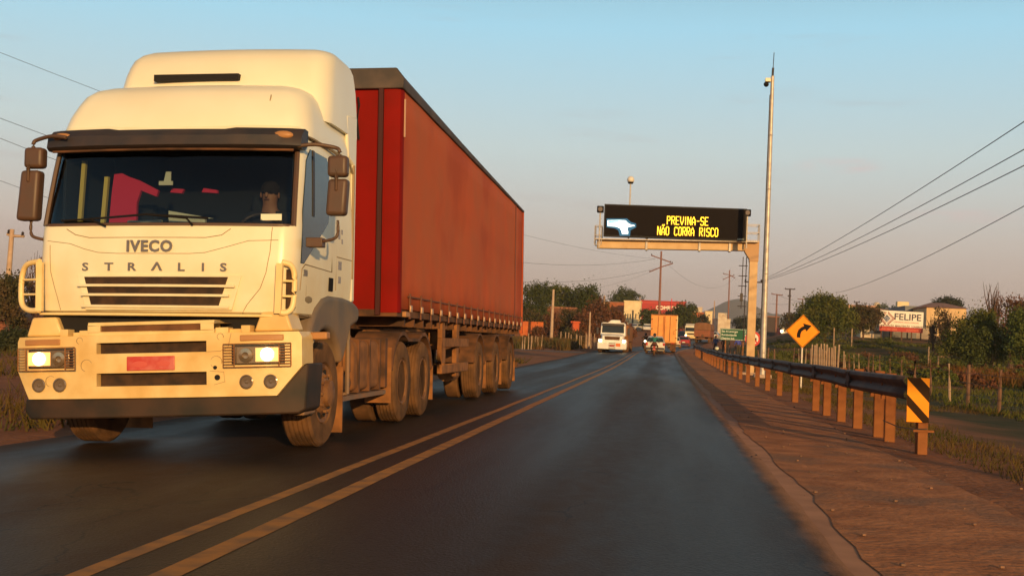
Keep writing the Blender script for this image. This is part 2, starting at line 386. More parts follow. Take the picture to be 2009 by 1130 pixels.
# carriageway
def road_mat():
    m = bpy.data.materials.new('worn asphalt'); m.use_nodes = True; n = m.node_tree; l = n.links.new; b = n.nodes['Principled BSDF']
    g = n.nodes.new('ShaderNodeAttribute'); g.attribute_name = 'ru'; pos = n.nodes.new('ShaderNodeNewGeometry')
    def nz(s, d=6, sc=None):
        t = n.nodes.new('ShaderNodeTexNoise'); t.inputs['Scale'].default_value = s; t.inputs['Detail'].default_value = d
        if sc:
            mp_ = n.nodes.new('ShaderNodeMapping'); mp_.inputs['Scale'].default_value = sc; l(pos.outputs['Position'], mp_.inputs[0]); l(mp_.outputs[0], t.inputs['Vector'])
        else: l(pos.outputs['Position'], t.inputs['Vector'])
        return t.outputs['Fac']
    def mr(v, a, b_, c0=0, c1=1):
        k = n.nodes.new('ShaderNodeMapRange'); k.inputs[1].default_value = a; k.inputs[2].default_value = b_; k.inputs[3].default_value = c0; k.inputs[4].default_value = c1; l(v, k.inputs[0]); return k.outputs[0]
    def mx(f, a, c):
        k = n.nodes.new('ShaderNodeMix'); k.data_type = 'RGBA'; l(f, k.inputs[0])
        for i, q in ((6, a), (7, c)):
            if isinstance(q, tuple): k.inputs[i].default_value = (*q, 1)
            else: l(q, k.inputs[i])
        return k.outputs[2]
    def ma(op, a, c):
        k = n.nodes.new('ShaderNodeMath'); k.operation = op; k.use_clamp = op in ('MULTIPLY', 'ADD'); l(a, k.inputs[0])
        if isinstance(c, (int, float)): k.inputs[1].default_value = c
        else: l(c, k.inputs[1])
        return k.outputs[0]
    base = mx(mr(nz(42, 4), .38, .68), (.012, .009, .007), (.040, .031, .022))
    base = mx(mr(nz(.9, 5, (1, .05, 1)), .4, .7), base, (.034, .023, .014))
    # oily, dust-free wheel tracks stay dark; dust gathers between and outside them
    wv = n.nodes.new('ShaderNodeValToRGB'); l(mr(g.outputs['Fac'], -6.6, 1.2), wv.inputs[0]); e = wv.color_ramp.elements
    def q(u): return (u + 6.6) / 7.8
    e[0].position = 0; e[0].color = (1, 1, 1, 1); e[1].position = 1; e[1].color = (1, 1, 1, 1)
    for u_, v_ in ((-6.3, .6), (-6.0, .25), (-5.3, .12), (-4.9, .08), (-4.5, .30), (-3.9, .30), (-3.5, .10), (-3.1, .12), (-2.7, .22), (-2.1, .06), (-1.6, .05), (-1.1, .06), (-.75, .26), (-.25, .22), (.1, .04), (.55, .04), (.86, .12), (1.0, .8)):
        k = e.new(q(u_)); k.color = (v_, v_, v_, 1)
    dmix = ma('MULTIPLY', ma('ADD', wv.outputs[0], mr(nz(1.3, 6, (1, .08, 1)), .3, .7, -.13, .13)), mr(nz(6, 8, (1, .5, 1)), .2, .6, .5, 1))
    c = mx(dmix, base, (.12, .052, .020))
    # the right edge frays out under the dust of the shoulder
    ed = mr(g.outputs['Fac'], .86, 1.03); edn = ma('MULTIPLY', ma('ADD', ed, mr(nz(7, 8, (1, .35, 1)), .25, .75, -.35, .35)), mr(g.outputs['Fac'], .78, .97))
    c = mx(edn, c, (.42, .19, .085))
    # fine cracks and a few darker tar patches
    vo = n.nodes.new('ShaderNodeTexVoronoi'); vo.feature = 'DISTANCE_TO_EDGE'; vo.inputs['Scale'].default_value = 1.3
    mpv = n.nodes.new('ShaderNodeMapping'); mpv.inputs['Scale'].default_value = (1, .45, 1); l(pos.outputs['Position'], mpv.inputs[0])
    wob_ = n.nodes.new('ShaderNodeMix'); wob_.data_type = 'VECTOR'; wob_.inputs[0].default_value = .25; nt_ = n.nodes.new('ShaderNodeTexNoise'); nt_.inputs['Scale'].default_value = 2.5; nt_.inputs['Detail'].default_value = 6; l(pos.outputs['Position'], nt_.inputs['Vector'])
    l(mpv.outputs[0], wob_.inputs[4]); l(nt_.outputs['Color'], wob_.inputs[5]); l(wob_.outputs[1], vo.inputs['Vector'])
    cr_ = ma('MULTIPLY', mr(vo.outputs['Distance'], .012, .003), mr(nz(.45, 3), .50, .58)); c = mx(cr_, c, (.012, .010, .008))
    c = mx(ma('MULTIPLY', mr(nz(.8, 3, (1.2, .06, 1)), .60, .70), .4), c, (.018, .015, .013))
    l(c, b.inputs['Base Color'])
    l(mr(dmix, 0, .6, .44, .80), b.inputs['Roughness'])
    b.inputs['Specular IOR Level'].default_value = .14
    bp = n.nodes.new('ShaderNodeBump'); bp.inputs['Strength'].default_value = .6; bp.inputs['Distance'].default_value = .012
    l(nz(55, 4), bp.inputs['Height']); l(bp.outputs[0], b.inputs['Normal'])
    return m
M['road'] = road_mat()
def ribbon(name, u0, u1, y0, y1, step, lift, m, nu=8, wob=0):
    ys_ = list(np.arange(y0, min(y1, 60), step)) + list(np.arange(max(y0, 60), y1 + .1, 2.5)); us = np.linspace(u0, u1, nu)
    v, ru = [], []
    for y in ys_:
        for i, u in enumerate(us):
            uu = u + (wob * (noise.noise(Vector((y * .35, u0, 1))) + .5 * noise.noise(Vector((y * 1.7, u0, 5)))) if i in (0, nu - 1) and wob else 0)
            x = uu + shift(y); v.append((x, y, gz(x, y) + lift)); ru.append(uu)
    f = [(j * nu + i, j * nu + i + 1, (j + 1) * nu + i + 1, (j + 1) * nu + i) for j in range(len(ys_) - 1) for i in range(nu - 1)]
    me = bpy.data.meshes.new(name); me.from_pydata(v, [], f); me.materials.append(m)
    a = me.attributes.new('ru', 'FLOAT', 'POINT'); a.data.foreach_set('value', ru)
    for p in me.polygons: p.use_smooth = True
    o = bpy.data.objects.new(name, me); col.objects.link(o); o['kind'] = 'structure'; return o
ribbon('road', XL, XR, -8, 420, .5, .007, M['road'], 18, .05)
M['linepaint'] = mat('worn yellow road paint', (.45, .17, .020), .8, c2=(.24, .105, .028), scale=5, detail=10, lo=.42, hi=.66, coord='Object')
M['edgepaint'] = mat('dusty edge strip', (.50, .22, .10), .9, c2=(.38, .16, .07), scale=2.5, detail=8)
for u, hw_ in ((-2.57, .055), (-2.20, .068)):
    ribbon('centre_line', u - hw_, u + hw_, 1, 330, .6, .009, M['linepaint'], 2, .012)
M['shoulder'] = mat('broken dusty shoulder', (.52, .21, .085), .95, c2=(.33, .125, .05), scale=2.4, detail=12, bump=.4, bscale=16, coord='Object', c3=(.27, .135, .075), scale3=.9, spec=.15)
ribbon('shoulder', XR + .14, 2.6, -8, 150, .4, .008, M['shoulder'], 8, .09)
ribbon('edge_strip', XR - .28, XR + .26, -8, 150, .4, .002, M['edgepaint'], 4, .0)
# dirt lay-by and crossing strip of asphalt at the left
M['sideroad'] = mat('old side road asphalt', (.075, .05, .04), .9, c2=(.15, .075, .045), scale=1)
def sheet(name, pts, lift, m):
    b = MB(); vs = [(x, y, gz(x, y) + lift) for x, y in pts]
    b.mesh(vs, [tuple(range(len(vs)))]); o = b.build(name, m, smooth=False); o['kind'] = 'structure'; return o
def strip(name, x0, x1, yc, hw, lift, m):
    xs_ = np.linspace(x0, x1, 40); v = [(x, yc + s * hw, gz(x, yc + s * hw) + lift) for x in xs_ for s in (-1, -.33, .33, 1)]
    f = [(i * 4 + k, i * 4 + k + 1, i * 4 + k + 5, i * 4 + k + 4) for i in range(39) for k in range(3)]
    me = bpy.data.meshes.new(name); me.from_pydata(v, [], f); me.materials.append(m); o = bpy.data.objects.new(name, me); col.objects.link(o); o['kind'] = 'structure'
strip('side_road', -70, -6.8, 99, 4.0, .01, M['sideroad'])

# the far mountain: its own block of terrain 2.6 km away
def hill():
    Y0 = 2600.; prof = [(1352, 612), (1372, 607), (1390, 604), (1405, 598), (1418, 590), (1432, 585), (1443, 583.5), (1455, 585), (1470, 592), (1485, 600), (1500, 607), (1515, 611), (1528, 612), (1545, 620), (1560, 628)]
    pts = [at(a, b, Y0) for a, b in prof]; xs_ = np.linspace(pts[0].x - 60, pts[-1].x + 60, 70)
    def H(x):
        return float(np.interp(x, [p.x for p in pts], [p.z for p in pts], left=12, right=12))
    ts = np.linspace(-1, 1, 26)
    def fn(x, t):
        h = (H(x) - 10) * (1 - abs(t)) ** 1.0 * (1 + .0 * t) + 9
        h += 5 * noise.noise(Vector((x * .02, t * 5, 0))) * (1 - abs(t))
        return (x, Y0 + t * 420, max(h, 8))
    m = mat('wooded mountain', (.055, .06, .05), .95, c2=(.11, .08, .055), scale=.02, coord='Object')
    grid_mesh('hill', xs_, ts, fn, m)
hill()
# ================================================================ the white and red articulated truck
TR = empty('semi_truck', (-4.625, 10.25, -.075), (0, R(-1.8), 0),
           'white truck with lit headlamps pulling a long red curtain trailer, nearest vehicle of all', 'truck')

def wheel(parent, x, y, z, r=.53, w_=.28, side=1, style='rear', dual=True, mats=None, n=36):
    """side=+1: outer face looks to +x"""
    s = side; e = empty('wheel', (x, y, z)); e.parent = parent
    t = MB(); prof = []
    ri = r * .56
    prof = [(ri, -w_ / 2 * .8), (ri * 1.06, -w_ / 2), (r * .93, -w_ / 2), (r * .985, -w_ * .42)]
    for k in range(5):                               # tread ribs with grooves
        a = -w_ * .40 + k * w_ * .2 * .8 + 0; b = a + w_ * .12
        prof += [(r, a + .002), (r, b), (r * .975, b + .002), (r * .975, a + w_ * .16 - .002)]
    prof += [(r * .985, w_ * .42), (r * .93, w_ / 2), (ri * 1.06, w_ / 2), (ri, w_ / 2 * .8)]
    prof = [(a, b) for a, b in prof]
    if s < 0: prof = [(a, -b) for a, b in prof][::-1]
    t.lathe(prof, axis='x', n=n); t.build('tyre', (mats or (M['tyre'],))[0], e)
    if dual:
        pass
    q = MB(); o = w_ / 2
    if style == 'front':
        pr = [(ri * 1.02, o * .8), (ri * .97, o * .95), (ri * .88, o * .9), (ri * .80, o * .60), (ri * .62, o * 1.05), (ri * .45, o * 1.15), (ri * .44, o * 1.5), (ri * .30, o * 1.62), (.001, o * 1.66)]
    else:
        pr = [(ri * 1.02, o * .8), (ri * .97, o * .98), (ri * .90, o * .92), (ri * .86, o * .1), (ri * .62, -o * .25), (ri * .52, -o * .2), (ri * .50, o * .55), (ri * .34, o * .75), (.001, o * .78)]
    q.lathe([(a, b * s) for a, b in pr], axis='x', n=n)
    for k in range(10):                              # wheel nuts
        a = 2 * math.pi * k / 10; rr = ri * (.62 if style == 'front' else .56); xx = o * (1.08 if style == 'front' else -.22)
        q.lathe([(.016, xx * s), (.016, (xx + .035) * s)], c=(0, rr * math.cos(a), rr * math.sin(a)), axis='x', n=6)
    q.build('rim', (mats or (0, M['rim']))[1], e)
    if style == 'front':
        h = MB()
        for k in range(8):
            a = 2 * math.pi * (k + .5) / 8; rr = ri * .74; h.lathe([(.034, o * .66 * s), (.034, (o * .66 + .012) * s + .02 * s)], c=(0, rr * math.cos(a), rr * math.sin(a)), axis='x', n=10)
        h.build('rim_hole', M['dark'], e, split=True)
    return e

# --- cab shell: stacked slices, windscreen left open
def cab_shell():
    rows = [(1.29, 1.20, .17, 2.30), (1.33, 1.25, .10, 2.30), (1.55, 1.262, .08, 2.30), (1.80, 1.27, .08, 2.30), (2.08, 1.272, .10, 2.30), (2.14, 1.272, .115, 2.30),
            (2.40, 1.262, .17, 2.30), (2.65, 1.252, .23, 2.30), (2.88, 1.24, .29, 2.30), (3.05, 1.235, .34, 2.30), (3.12, 1.22, .38, 2.30)]
    m = MB(); N = 0; ring = []
    fr = np.linspace(-1, 1, 15)
    for z, w_, yf, yb in rows:
        r = .16; p = []
        for t in fr: x = t * (w_ - r); p.append((x, yf + .10 * (x / 1.1) ** 2, z))
        ye = yf + .10 * ((w_ - r) / 1.1) ** 2
        for k in range(1, 6):
            a = math.pi / 2 * k / 5; p.append((w_ - r + r * math.sin(a), ye + r * (1 - math.cos(a)) * 1.3, z))
        p.append((w_, (ye + yb) / 2, z)); p.append((w_, yb, z)); p.append((-w_, yb, z)); p.append((-w_, (ye + yb) / 2, z))
        for k in range(5, 0, -1):
            a = math.pi / 2 * k / 5; p.append((-(w_ - r + r * math.sin(a)), ye + r * (1 - math.cos(a)) * 1.3, z))
        ring.append(p)
    n = len(ring[0]); vs = [q for p in ring for q in p]; fs = []
    for j in range(len(ring) - 1):
        z0, z1 = rows[j][0], rows[j + 1][0]
        for i in range(n):
            if 2.13 < z0 < 2.87 and (i < 17 or i >= n - 3): continue          # windscreen opening
            fs.append((j * n + i, j * n + (i + 1) % n, (j + 1) * n + (i + 1) % n, (j + 1) * n + i))
    fs += [tuple(range(n)), tuple(range(len(ring) * n - 1, (len(ring) - 1) * n - 1, -1))]
    m.mesh(vs, fs); cab = m.build('cab', M['white'], TR)
    # windscreen
    g = MB(); idx = [n - 3, n - 2, n - 1] + list(range(0, 18)); vs = []; rr = [j for j in range(len(rows)) if 2.13 < rows[j][0] < 2.89]
    for j in rr:
        for i in idx: x, y, z = ring[j][i % n]; vs.append((x * .985, y + .012, z))
    k = len(idx); g.mesh(vs, [(a * k + b, a * k + b + 1, (a + 1) * k + b + 1, (a + 1) * k + b) for a in range(len(rr) - 1) for b in range(k - 1)])
    g.build('windscreen', M['glass'], TR)
    s = MB()                                                              # rubber seal round the glass
    for j, rad in ((rr[0], .016), (rr[-1], .02)):
        s.tube([(ring[j][i % n][0] * .985, ring[j][i % n][1] - .002, ring[j][i % n][2]) for i in idx], rad, 6)
    for e_ in (0, -1):
        s.tube([(ring[j][idx[e_] % n][0] * .99, ring[j][idx[e_] % n][1] + .0, ring[j][idx[e_] % n][2]) for j in rr], .026, 6)
    s.build('windscreen_seal', M['mirror'], TR)
    return cab
cab = cab_shell()

def wz(z): return float(np.interp(z, [1.29, 1.55, 1.8, 2.1, 2.4, 2.65, 2.88, 3.05], [1.25, 1.262, 1.27, 1.272, 1.262, 1.252, 1.24, 1.235]))
def tumble(v): return (v.x + (1 if v.x > 0 else -1) * (wz(v.z) - 1.25), v.y, v.z)
def yfront(x, z=1.6):      # front surface of the cab panel
    base = np.interp(z, [1.29, 1.33, 1.55, 1.8, 2.08, 2.14, 2.88], [.17, .10, .08, .08, .10, .115, .29])
    return float(base) + .10 * (x / 1.1) ** 2

# interior
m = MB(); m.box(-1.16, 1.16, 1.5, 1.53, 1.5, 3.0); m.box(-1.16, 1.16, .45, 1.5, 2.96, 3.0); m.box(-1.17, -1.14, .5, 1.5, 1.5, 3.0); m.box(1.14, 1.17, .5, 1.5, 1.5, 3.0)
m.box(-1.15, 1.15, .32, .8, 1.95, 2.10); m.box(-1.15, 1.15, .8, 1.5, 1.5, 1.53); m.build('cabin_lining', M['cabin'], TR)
m = MB(); m.box(.50, 1.0, 1.15, 1.45, 1.6, 2.55); m.box(-1.0, -.5, 1.15, 1.45, 1.6, 2.45); m.build('seat', M['cabin'], TR, .04, split=True)
m = MB()
for x0, x1, a, b in ((-1.10, -1.04, 2.22, 2.82), (-.86, -.80, 2.20, 2.66)):
    m.prism([(x0 + .02, a), (x1, a), (x1 + .03, b), (x0 + .05, b)], 'y', .62, .66)
m.build('curtain_strip', M['yellowcloth'], TR, split=True)
m = MB()
m.prism([(-.74, 2.19), (-.46, 2.19), (-.46, 2.40), (-.42, 2.52), (-.26, 2.46), (-.24, 2.52), (-.44, 2.62), (-.56, 2.66), (-.62, 2.69), (-.70, 2.68), (-.72, 2.5)], 'y', .60, .64)
m.prism([(-.12, 2.50), (.0, 2.49), (.02, 2.53), (-.10, 2.54)], 'y', .60, .64); m.prism([(.2, 2.5), (.36, 2.49), (.36, 2.52), (.22, 2.54)], 'y', .60, .64)
m.build('hanging_shirt', M['pink'], TR, split=True)
m = MB(); m.prism([(-.46, 2.14), (-.08, 2.14), (-.10, 2.205), (-.43, 2.20)], 'y', .36, .40); m.box(-.02, .34, .36, .40, 2.13, 2.215); m.prism([(-.05, 2.22), (-.05, 2.30), (.40, 2.225)], 'y', .42, .425)
m.prism([(-.17, 2.55), (-.03, 2.55), (-.03, 2.59), (-.05, 2.59), (-.05, 2.68), (-.10, 2.68), (-.12, 2.59), (-.17, 2.59)], 'y', .45, .46); m.build('papers', M['paper'], TR, split=True)
m = MB(); m.box(.94, 1.14, .215, .222, 2.185, 2.245); m.build('windscreen_sticker', M['paper'], TR)
m = MB()                                                                 # steering wheel
m.tube([(.72 + .21 * math.cos(t), .78 + .10 * math.sin(t), 2.16 + .16 * math.sin(t)) for t in np.linspace(0, 2 * math.pi, 20)], .014, 6)
m.build('steering_wheel', M['plastic'], TR)
m = MB()                                                                 # wipers
for a, b in (((.32, .12), (-.78, .16)), ((.36, .12), (1.0, .22))): pass
m.tube([(.33, .085, 2.13), (.25, .13, 2.20), (-.15, .15, 2.235), (-.8, .19, 2.19)], .011, 6)
m.tube([(-.15, .15, 2.235), (.45, .16, 2.2)], .012, 6)
m.tube([(-.52, .09, 2.12), (-.70, .14, 2.19), (-1.02, .20, 2.18)], .010, 6)
m.build('wiper', M['black'], TR, split=True)

# creases and badges on the front
m = MB()
def crease(pts, r=.0035):
    P = []
    for (x0, z0), (x1, z1) in zip(pts, pts[1:]):
        for t in np.linspace(0, 1, 6)[:-1]: x = x0 + (x1 - x0) * t; z = z0 + (z1 - z0) * t; P.append((x, yfront(x, z) - .0005, z))
    x, z = pts[-1]; P.append((x, yfront(x, z) - .0005, z)); m.tube(P, r, 5)
crease([(-1.15, 1.99), (-.9, 1.96), (-.75, 1.91), (-.6, 1.875), (-.4, 1.865), (.3, 1.865), (.45, 1.875), (.65, 1.93), (.85, 1.99), (1.12, 2.0)])
crease([(-.95, 2.10), (-.85, 2.045), (-.7, 2.015), (.45, 2.015), (.6, 2.04), (.68, 2.10)], .0045)
crease([(1.06, 2.12), (1.05, 1.9), (1.02, 1.7), (.97, 1.55), (.85, 1.40), (.80, 1.31)])
crease([(-1.12, 1.95), (-1.10, 1.7), (-1.02, 1.45), (-.98, 1.31)])
m.build('panel_gap', M['crease'], cab)
o = text('IVECO', .145, M['badge'], TR, TF(-.305, yfront(0, 1.9) - .012, 1.885), depth=.014, sx=1.0, bold=.004, space=1.12); o.name = 'badge_lettering'
xs_ = [-.755, -.52, -.29, -.055, .20, .425, .60]
for ch, x in zip('STRΛLIS', xs_):
    if ch == 'Λ':
        m = MB(); y = yfront(x, 1.73); m.prism([(x, 1.705), (x + .025, 1.705), (x + .06, 1.76), (x + .085, 1.705), (x + .11, 1.705), (x + .065, 1.785), (x + .05, 1.785)], 'y', y - .012, y - .002); o = m.build('badge_lettering', M['badge'], TR)
    else:
        o = text(ch, .105, M['badge'], TR, TF(x, yfront(x, 1.74) - .008, 1.705), depth=.012, sx=1.35, bold=.002); o.name = 'badge_lettering'

# upper grille
def bowed(mb, extra=0):
    mb.cut((1, 0, 0), [-1.2, -1.0, -.8, -.6, -.4, -.2, 0, .2, .4, .6, .8, 1.0, 1.2]).warp(lambda v: (v.x, v.y + .10 * (v.x / 1.1) ** 2, v.z)); return mb
m = MB(); m.prism([(-.80, 1.66), (.80, 1.665), (.72, 1.345), (-.70, 1.335)], 'y', .064, .08)
bowed(m).build('grille_surround', M['white'], TR, .004)
m = MB(); m.prism([(-.72, 1.645), (.68, 1.65), (.60, 1.385), (-.64, 1.38)], 'y', .056, .07); bowed(m).build('grille', M['grille'], TR)
m = MB()
for z, a, b in ((1.565, .78, .75), (1.478, .74, .70)): m.box(-a, b, .022, .058, z - .012, z + .012)
m.box(-.74, .70, .04, .058, 1.36, 1.385)
bowed(m).build('grille_bar', M['white'], TR, .003, split=True)
# lip under the panel
m = MB(); m.box(-1.2, 1.2, .05, .12, 1.285, 1.31); bowed(m).build('panel_lip', M['bumper'], TR, .01)
# radiator space between panel and bumper
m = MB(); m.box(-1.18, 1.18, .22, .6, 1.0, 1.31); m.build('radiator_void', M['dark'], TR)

# corner air vanes
for s in (-1, 1):
    k = 1.0 if s < 0 else .45; m = MB(); loop = [(1.17 + (a - 1.17) * k, b if s < 0 else .13 + (b - .13) * .6, c_) for a, b, c_ in [(1.17, .12, 1.33), (1.30, .17, 1.33), (1.40, .22, 1.39), (1.425, .24, 1.56), (1.41, .24, 1.70), (1.34, .2, 1.77), (1.19, .14, 1.79)]]
    m.tube(smooth_pts([(s * a, b, c) for a, b, c in loop]), .027, 10)
    m.prism([(s * 1.13, 1.32), (s * 1.19, 1.32), (s * 1.20, 1.78), (s * 1.14, 1.78)], 'y', .09, .13)
    for z in (1.48, 1.62): m.tube([(s * 1.17, .13, z), (s * loop[3][0], loop[3][1], z)], .011, 6)
    m.build('air_vane', M['bumper'], TR)
    m = MB(); m.box(min(s * 1.2, s * 1.274), max(s * 1.2, s * 1.274), .22 if s < 0 else .205, .5 if s < 0 else .27, 1.37, 1.73); m.build('vane_recess', M['grille'], TR)

# sun visor
m = MB()
sec = [(.02, 2.875), (-.02, 2.90), (.0, 2.99), (.10, 3.065), (.2, 3.06), (.2, 2.93), (.10, 2.875)]
vs = []; xs_ = np.linspace(-1.27, 1.27, 25)
for x in xs_:
    thick = 1 + (.035 / .2 if abs(x) > .52 else 0) * 1
    for y, z in sec:
        yy = .20 + y + .12 * (x / 1.2) ** 2 + (.25 * max(0, abs(x) - 1.15)); zz = 2.875 + (z - 2.875) * (1.0 if abs(x) < .55 else 1.08) ; vs.append((x, yy, zz))
k = len(sec); fs = [(i * k + j, i * k + (j + 1) % k, (i + 1) * k + (j + 1) % k, (i + 1) * k + j) for i in range(len(xs_) - 1) for j in range(k)]
fs += [tuple(range(k)), tuple(range(len(vs) - 1, len(vs) - 1 - k, -1))]
m.mesh(vs, fs); vis = m.build('sun_visor', M['plastic'], TR)
m = MB()
for s in (-1, 1): m.ball((s * 1.10, .325, 3.0), .1, 14, (1.0, .35, .42))
m.build('marker_lamp', M['amberdull'], vis, split=True)
m = MB(); m.tube([(-1.2, .34, 2.862), (-.6, .25, 2.86), (0, .21, 2.86), (.6, .25, 2.86), (1.2, .34, 2.862)], .012, 6); m.build('visor_lip', M['chassis'], vis)

# roof cap and wind deflector
def loft(rows, mt, name, r0=.22, nf=9, bulge=.12, off=0):
    m = MB(); ring = []
    for z, w_, yf, yb in rows:
        r = min(r0, w_ * .5); p = []
        for t in np.linspace(-1, 1, nf): x = t * (w_ - r); p.append((x + off, yf + bulge * (x / 1.1) ** 2, z))
        ye = yf + bulge * ((w_ - r) / 1.1) ** 2
        for k in range(1, 7): a = math.pi / 2 * k / 6; p.append((w_ - r + r * math.sin(a) + off, ye + r * (1 - math.cos(a)) * 1.4, z))
        p += [(w_ + off, (ye + yb) / 2 + .1, z), (w_ + off, yb, z), (-w_ + off, yb, z), (-w_ + off, (ye + yb) / 2 + .1, z)]
        for k in range(6, 0, -1): a = math.pi / 2 * k / 6; p.append((-(w_ - r + r * math.sin(a)) + off, ye + r * (1 - math.cos(a)) * 1.4, z))
        ring.append(p)
    n = len(ring[0]); vs = [q for p in ring for q in p]
    fs = [(j * n + i, j * n + (i + 1) % n, (j + 1) * n + (i + 1) % n, (j + 1) * n + i) for j in range(len(ring) - 1) for i in range(n)]
    fs += [tuple(range(n)), tuple(range(len(ring) * n - 1, (len(ring) - 1) * n - 1, -1))]
    m.mesh(vs, fs); o = m.build(name, mt, TR)
    for p in o.data.polygons: p.use_smooth = True
    return o
M['roofwhite'] = mat('roof white paint', (.86, .84, .68), .34, c2=(.82, .77, .60), scale=1.2)
loft([(3.04, 1.20, .45, 2.28), (3.045, 1.265, .36, 2.28), (3.12, 1.265, .37, 2.28), (3.25, 1.24, .43, 2.28), (3.38, 1.205, .52, 2.28), (3.48, 1.17, .60, 2.28), (3.55, 1.12, .70, 2.28), (3.60, 1.04, .84, 2.28), (3.625, .93, 1.0, 2.28), (3.63, .8, 1.2, 2.28)], M['roofwhite'], 'roof_fairing')
dfl = loft([(3.30, 1.155, 1.04, 2.32), (3.52, 1.15, 1.08, 2.32), (3.68, 1.14, 1.12, 2.32), (3.81, 1.13, 1.17, 2.32), (3.92, 1.115, 1.23, 2.32), (4.01, 1.10, 1.30, 2.32), (4.08, 1.07, 1.40, 2.32), (4.13, 1.03, 1.52, 2.32), (4.155, .96, 1.68, 2.32), (4.165, .82, 1.9, 2.32), (4.17, .6, 2.1, 2.32)], M['roofwhite'], 'wind_deflector', .20, 9, .10, .12)
m = MB(); m.box(-.54, .36, 1.085, 1.2, 3.71, 3.775); m.build('air_slot', M['dark'], dfl)
m = MB()                                                                 # tall side panels behind the cab
for s in (-1, 1):
    m.prism([(2.0, 3.05), (1.9, 3.5), (2.325, 3.55), (2.325, 1.5), (2.22, 1.5), (2.22, 3.0)], 'x', s * 1.235, s * 1.276)
m.build('side_deflector', M['roofwhite'], TR, .02, split=True)
m = MB(); m.tube([(1.262, 2.24, 3.0), (1.262, 2.24, 2.0), (1.262, 2.24, 1.75)], .022, 6); m.tube([(1.255, .45, 3.03), (1.265, 1.2, 3.035), (1.262, 2.1, 2.99), (1.262, 2.24, 2.9)], .012, 6)
m.tube([(.86, .475, 3.05), (.87, .63, 3.45)], .006, 5)
m.build('gutter', M['crease'], TR, split=True)
m = MB(); m.box(1.245, 1.253, .62, .625, 1.5, 2.25); m.tube([(1.252, .42, 1.55), (1.252, .45, 1.75), (1.252, .55, 1.80), (1.252, 1.45, 1.78), (1.252, 1.47, 2.95)], .006, 5)
m.tube([(1.252, .42, 1.32), (1.252, 1.0, 1.30)], .006, 5); m.tube([(1.252, 1.62, 1.6), (1.252, 1.62, 2.3)], .005, 5); m.tube([(1.252, 1.62, 1.95), (1.252, 2.2, 1.95)], .005, 5); m.warp(tumble)
m.build('door_gap', M['crease'], cab)
# side windows
for s in (-1, 1):
    m = MB(); m.prism([(.40, 1.80), (.50, 1.80), (1.30, 2.27), (1.34, 2.40), (1.36, 2.86), (1.28, 2.93), (.72, 2.93), (.58, 2.80), (.44, 2.30)], 'x', s * 1.235, s * 1.257); m.cut((0, 0, 1), [2.14, 2.4, 2.65]).warp(tumble); m.build('side_window', M['sideglass'], TR, .006)
    m = MB(); m.prism([(.74, 2.28), (.80, 2.28), (.84, 2.93), (.78, 2.93)], 'x', s * 1.25, s * 1.264); m.cut((0, 0, 1), [2.4, 2.65]).warp(tumble); m.build('window_divider', M['plastic'], TR)
m = MB(); m.box(1.245, 1.262, 1.36, 1.50, 1.58, 1.72); m.warp(tumble); m.build('door_handle', M['black'], TR, .01)
MS = Matrix.Translation((1.272, .5, 1.69)) @ Matrix.Rotation(R(90), 4, 'Z') @ FACE
o = text('380', .085, M['badge'], TR, MS, depth=.004, bold=.002); o.name = 'door_lettering'
m = MB(); m.mi = 0
for y, z, a, b in ((1.66, 2.14, .08, .10), (1.78, 2.2, .06, .05), (1.78, 2.1, .06, .05), (1.68, 1.82, .13, .09), (1.7, 1.68, .10, .07)): m.box(1.2505, 1.2535, y, y + a, z, z + b)
m.warp(tumble); m.build('door_sticker', mat('pale grey sticker', (.42, .38, .36), .6, c2=(.25, .25, .3), scale=40), cab, split=True)
m = MB(); m.ball((1.243, .72, 1.47), .17, 10, (.06, 1, .28)); m.warp(tumble); m.build('door_smudge', mat('oily smudge', (.28, .22, .13), .8), cab)

# bumper (sits on the frame, a touch crooked against the cab)
BR = R(-1.9)
bump = empty('bumper', (0, 0, .82), (0, BR, 0)); bump.parent = TR
def bz(z): return z - .82
def bow(v): return (v.x, v.y + .09 * (v.x / 1.3) ** 2 + .35 * max(0, abs(v.x) - 1.18) ** 1.2, v.z)
CX = [-1.3, -1.22, -1.1, -.95, -.8, -.6, -.4, -.2, 0, .2, .4, .6, .8, .95, 1.1, 1.22, 1.3]
m = MB()
def pz(poly, a=0., b=.34): m.prism([(x, bz(z)) for x, z in poly], 'y', a, b)
pz([(-1.36, 1.115), (1.36, 1.115), (1.385, 1.07), (1.385, .80), (1.17, .535), (-1.24, .535), (-1.385, .80), (-1.385, 1.07)])
HOLES = ((-.53, .53, bz(.645), bz(.765)), (-.53, .53, bz(.945), bz(1.045)))
m.cut((1, 0, 0), sorted(CX + [-.53, .53])).cut((0, 0, 1), [h[2] for h in HOLES] + [h[3] for h in HOLES])
dead = [f for f in m.bm.faces if abs(f.normal.y if f.normal.length else 0) > .9 or True]
dead = [f for f in dead if any(h[0] < f.calc_center_median().x < h[1] and h[2] < f.calc_center_median().z < h[3] for h in HOLES) and (abs(f.calc_center_median().y) < .001 or abs(f.calc_center_median().y - .34) < .001)]
bmesh.ops.delete(m.bm, geom=dead, context='FACES')
for x0, x1, z0, z1 in HOLES:
    xs_ = [x0] + [x for x in CX if x0 < x < x1] + [x1]
    for z in (z0, z1):
        for p, q in zip(xs_, xs_[1:]): m.mesh([(p, 0, z), (q, 0, z), (q, .34, z), (p, .34, z)], [(0, 1, 2, 3)])
    for x in (x0, x1): m.mesh([(x, 0, z0), (x, 0, z1), (x, .34, z1), (x, .34, z0)], [(0, 1, 2, 3)])
m.warp(bow); m.build('bumper_shell', M['bumper'], bump, .016, 3)
m = MB(); m.box(-.54, .54, .10, .14, bz(.62), bz(1.06)); m.build('bumper_intake', M['grille'], bump)
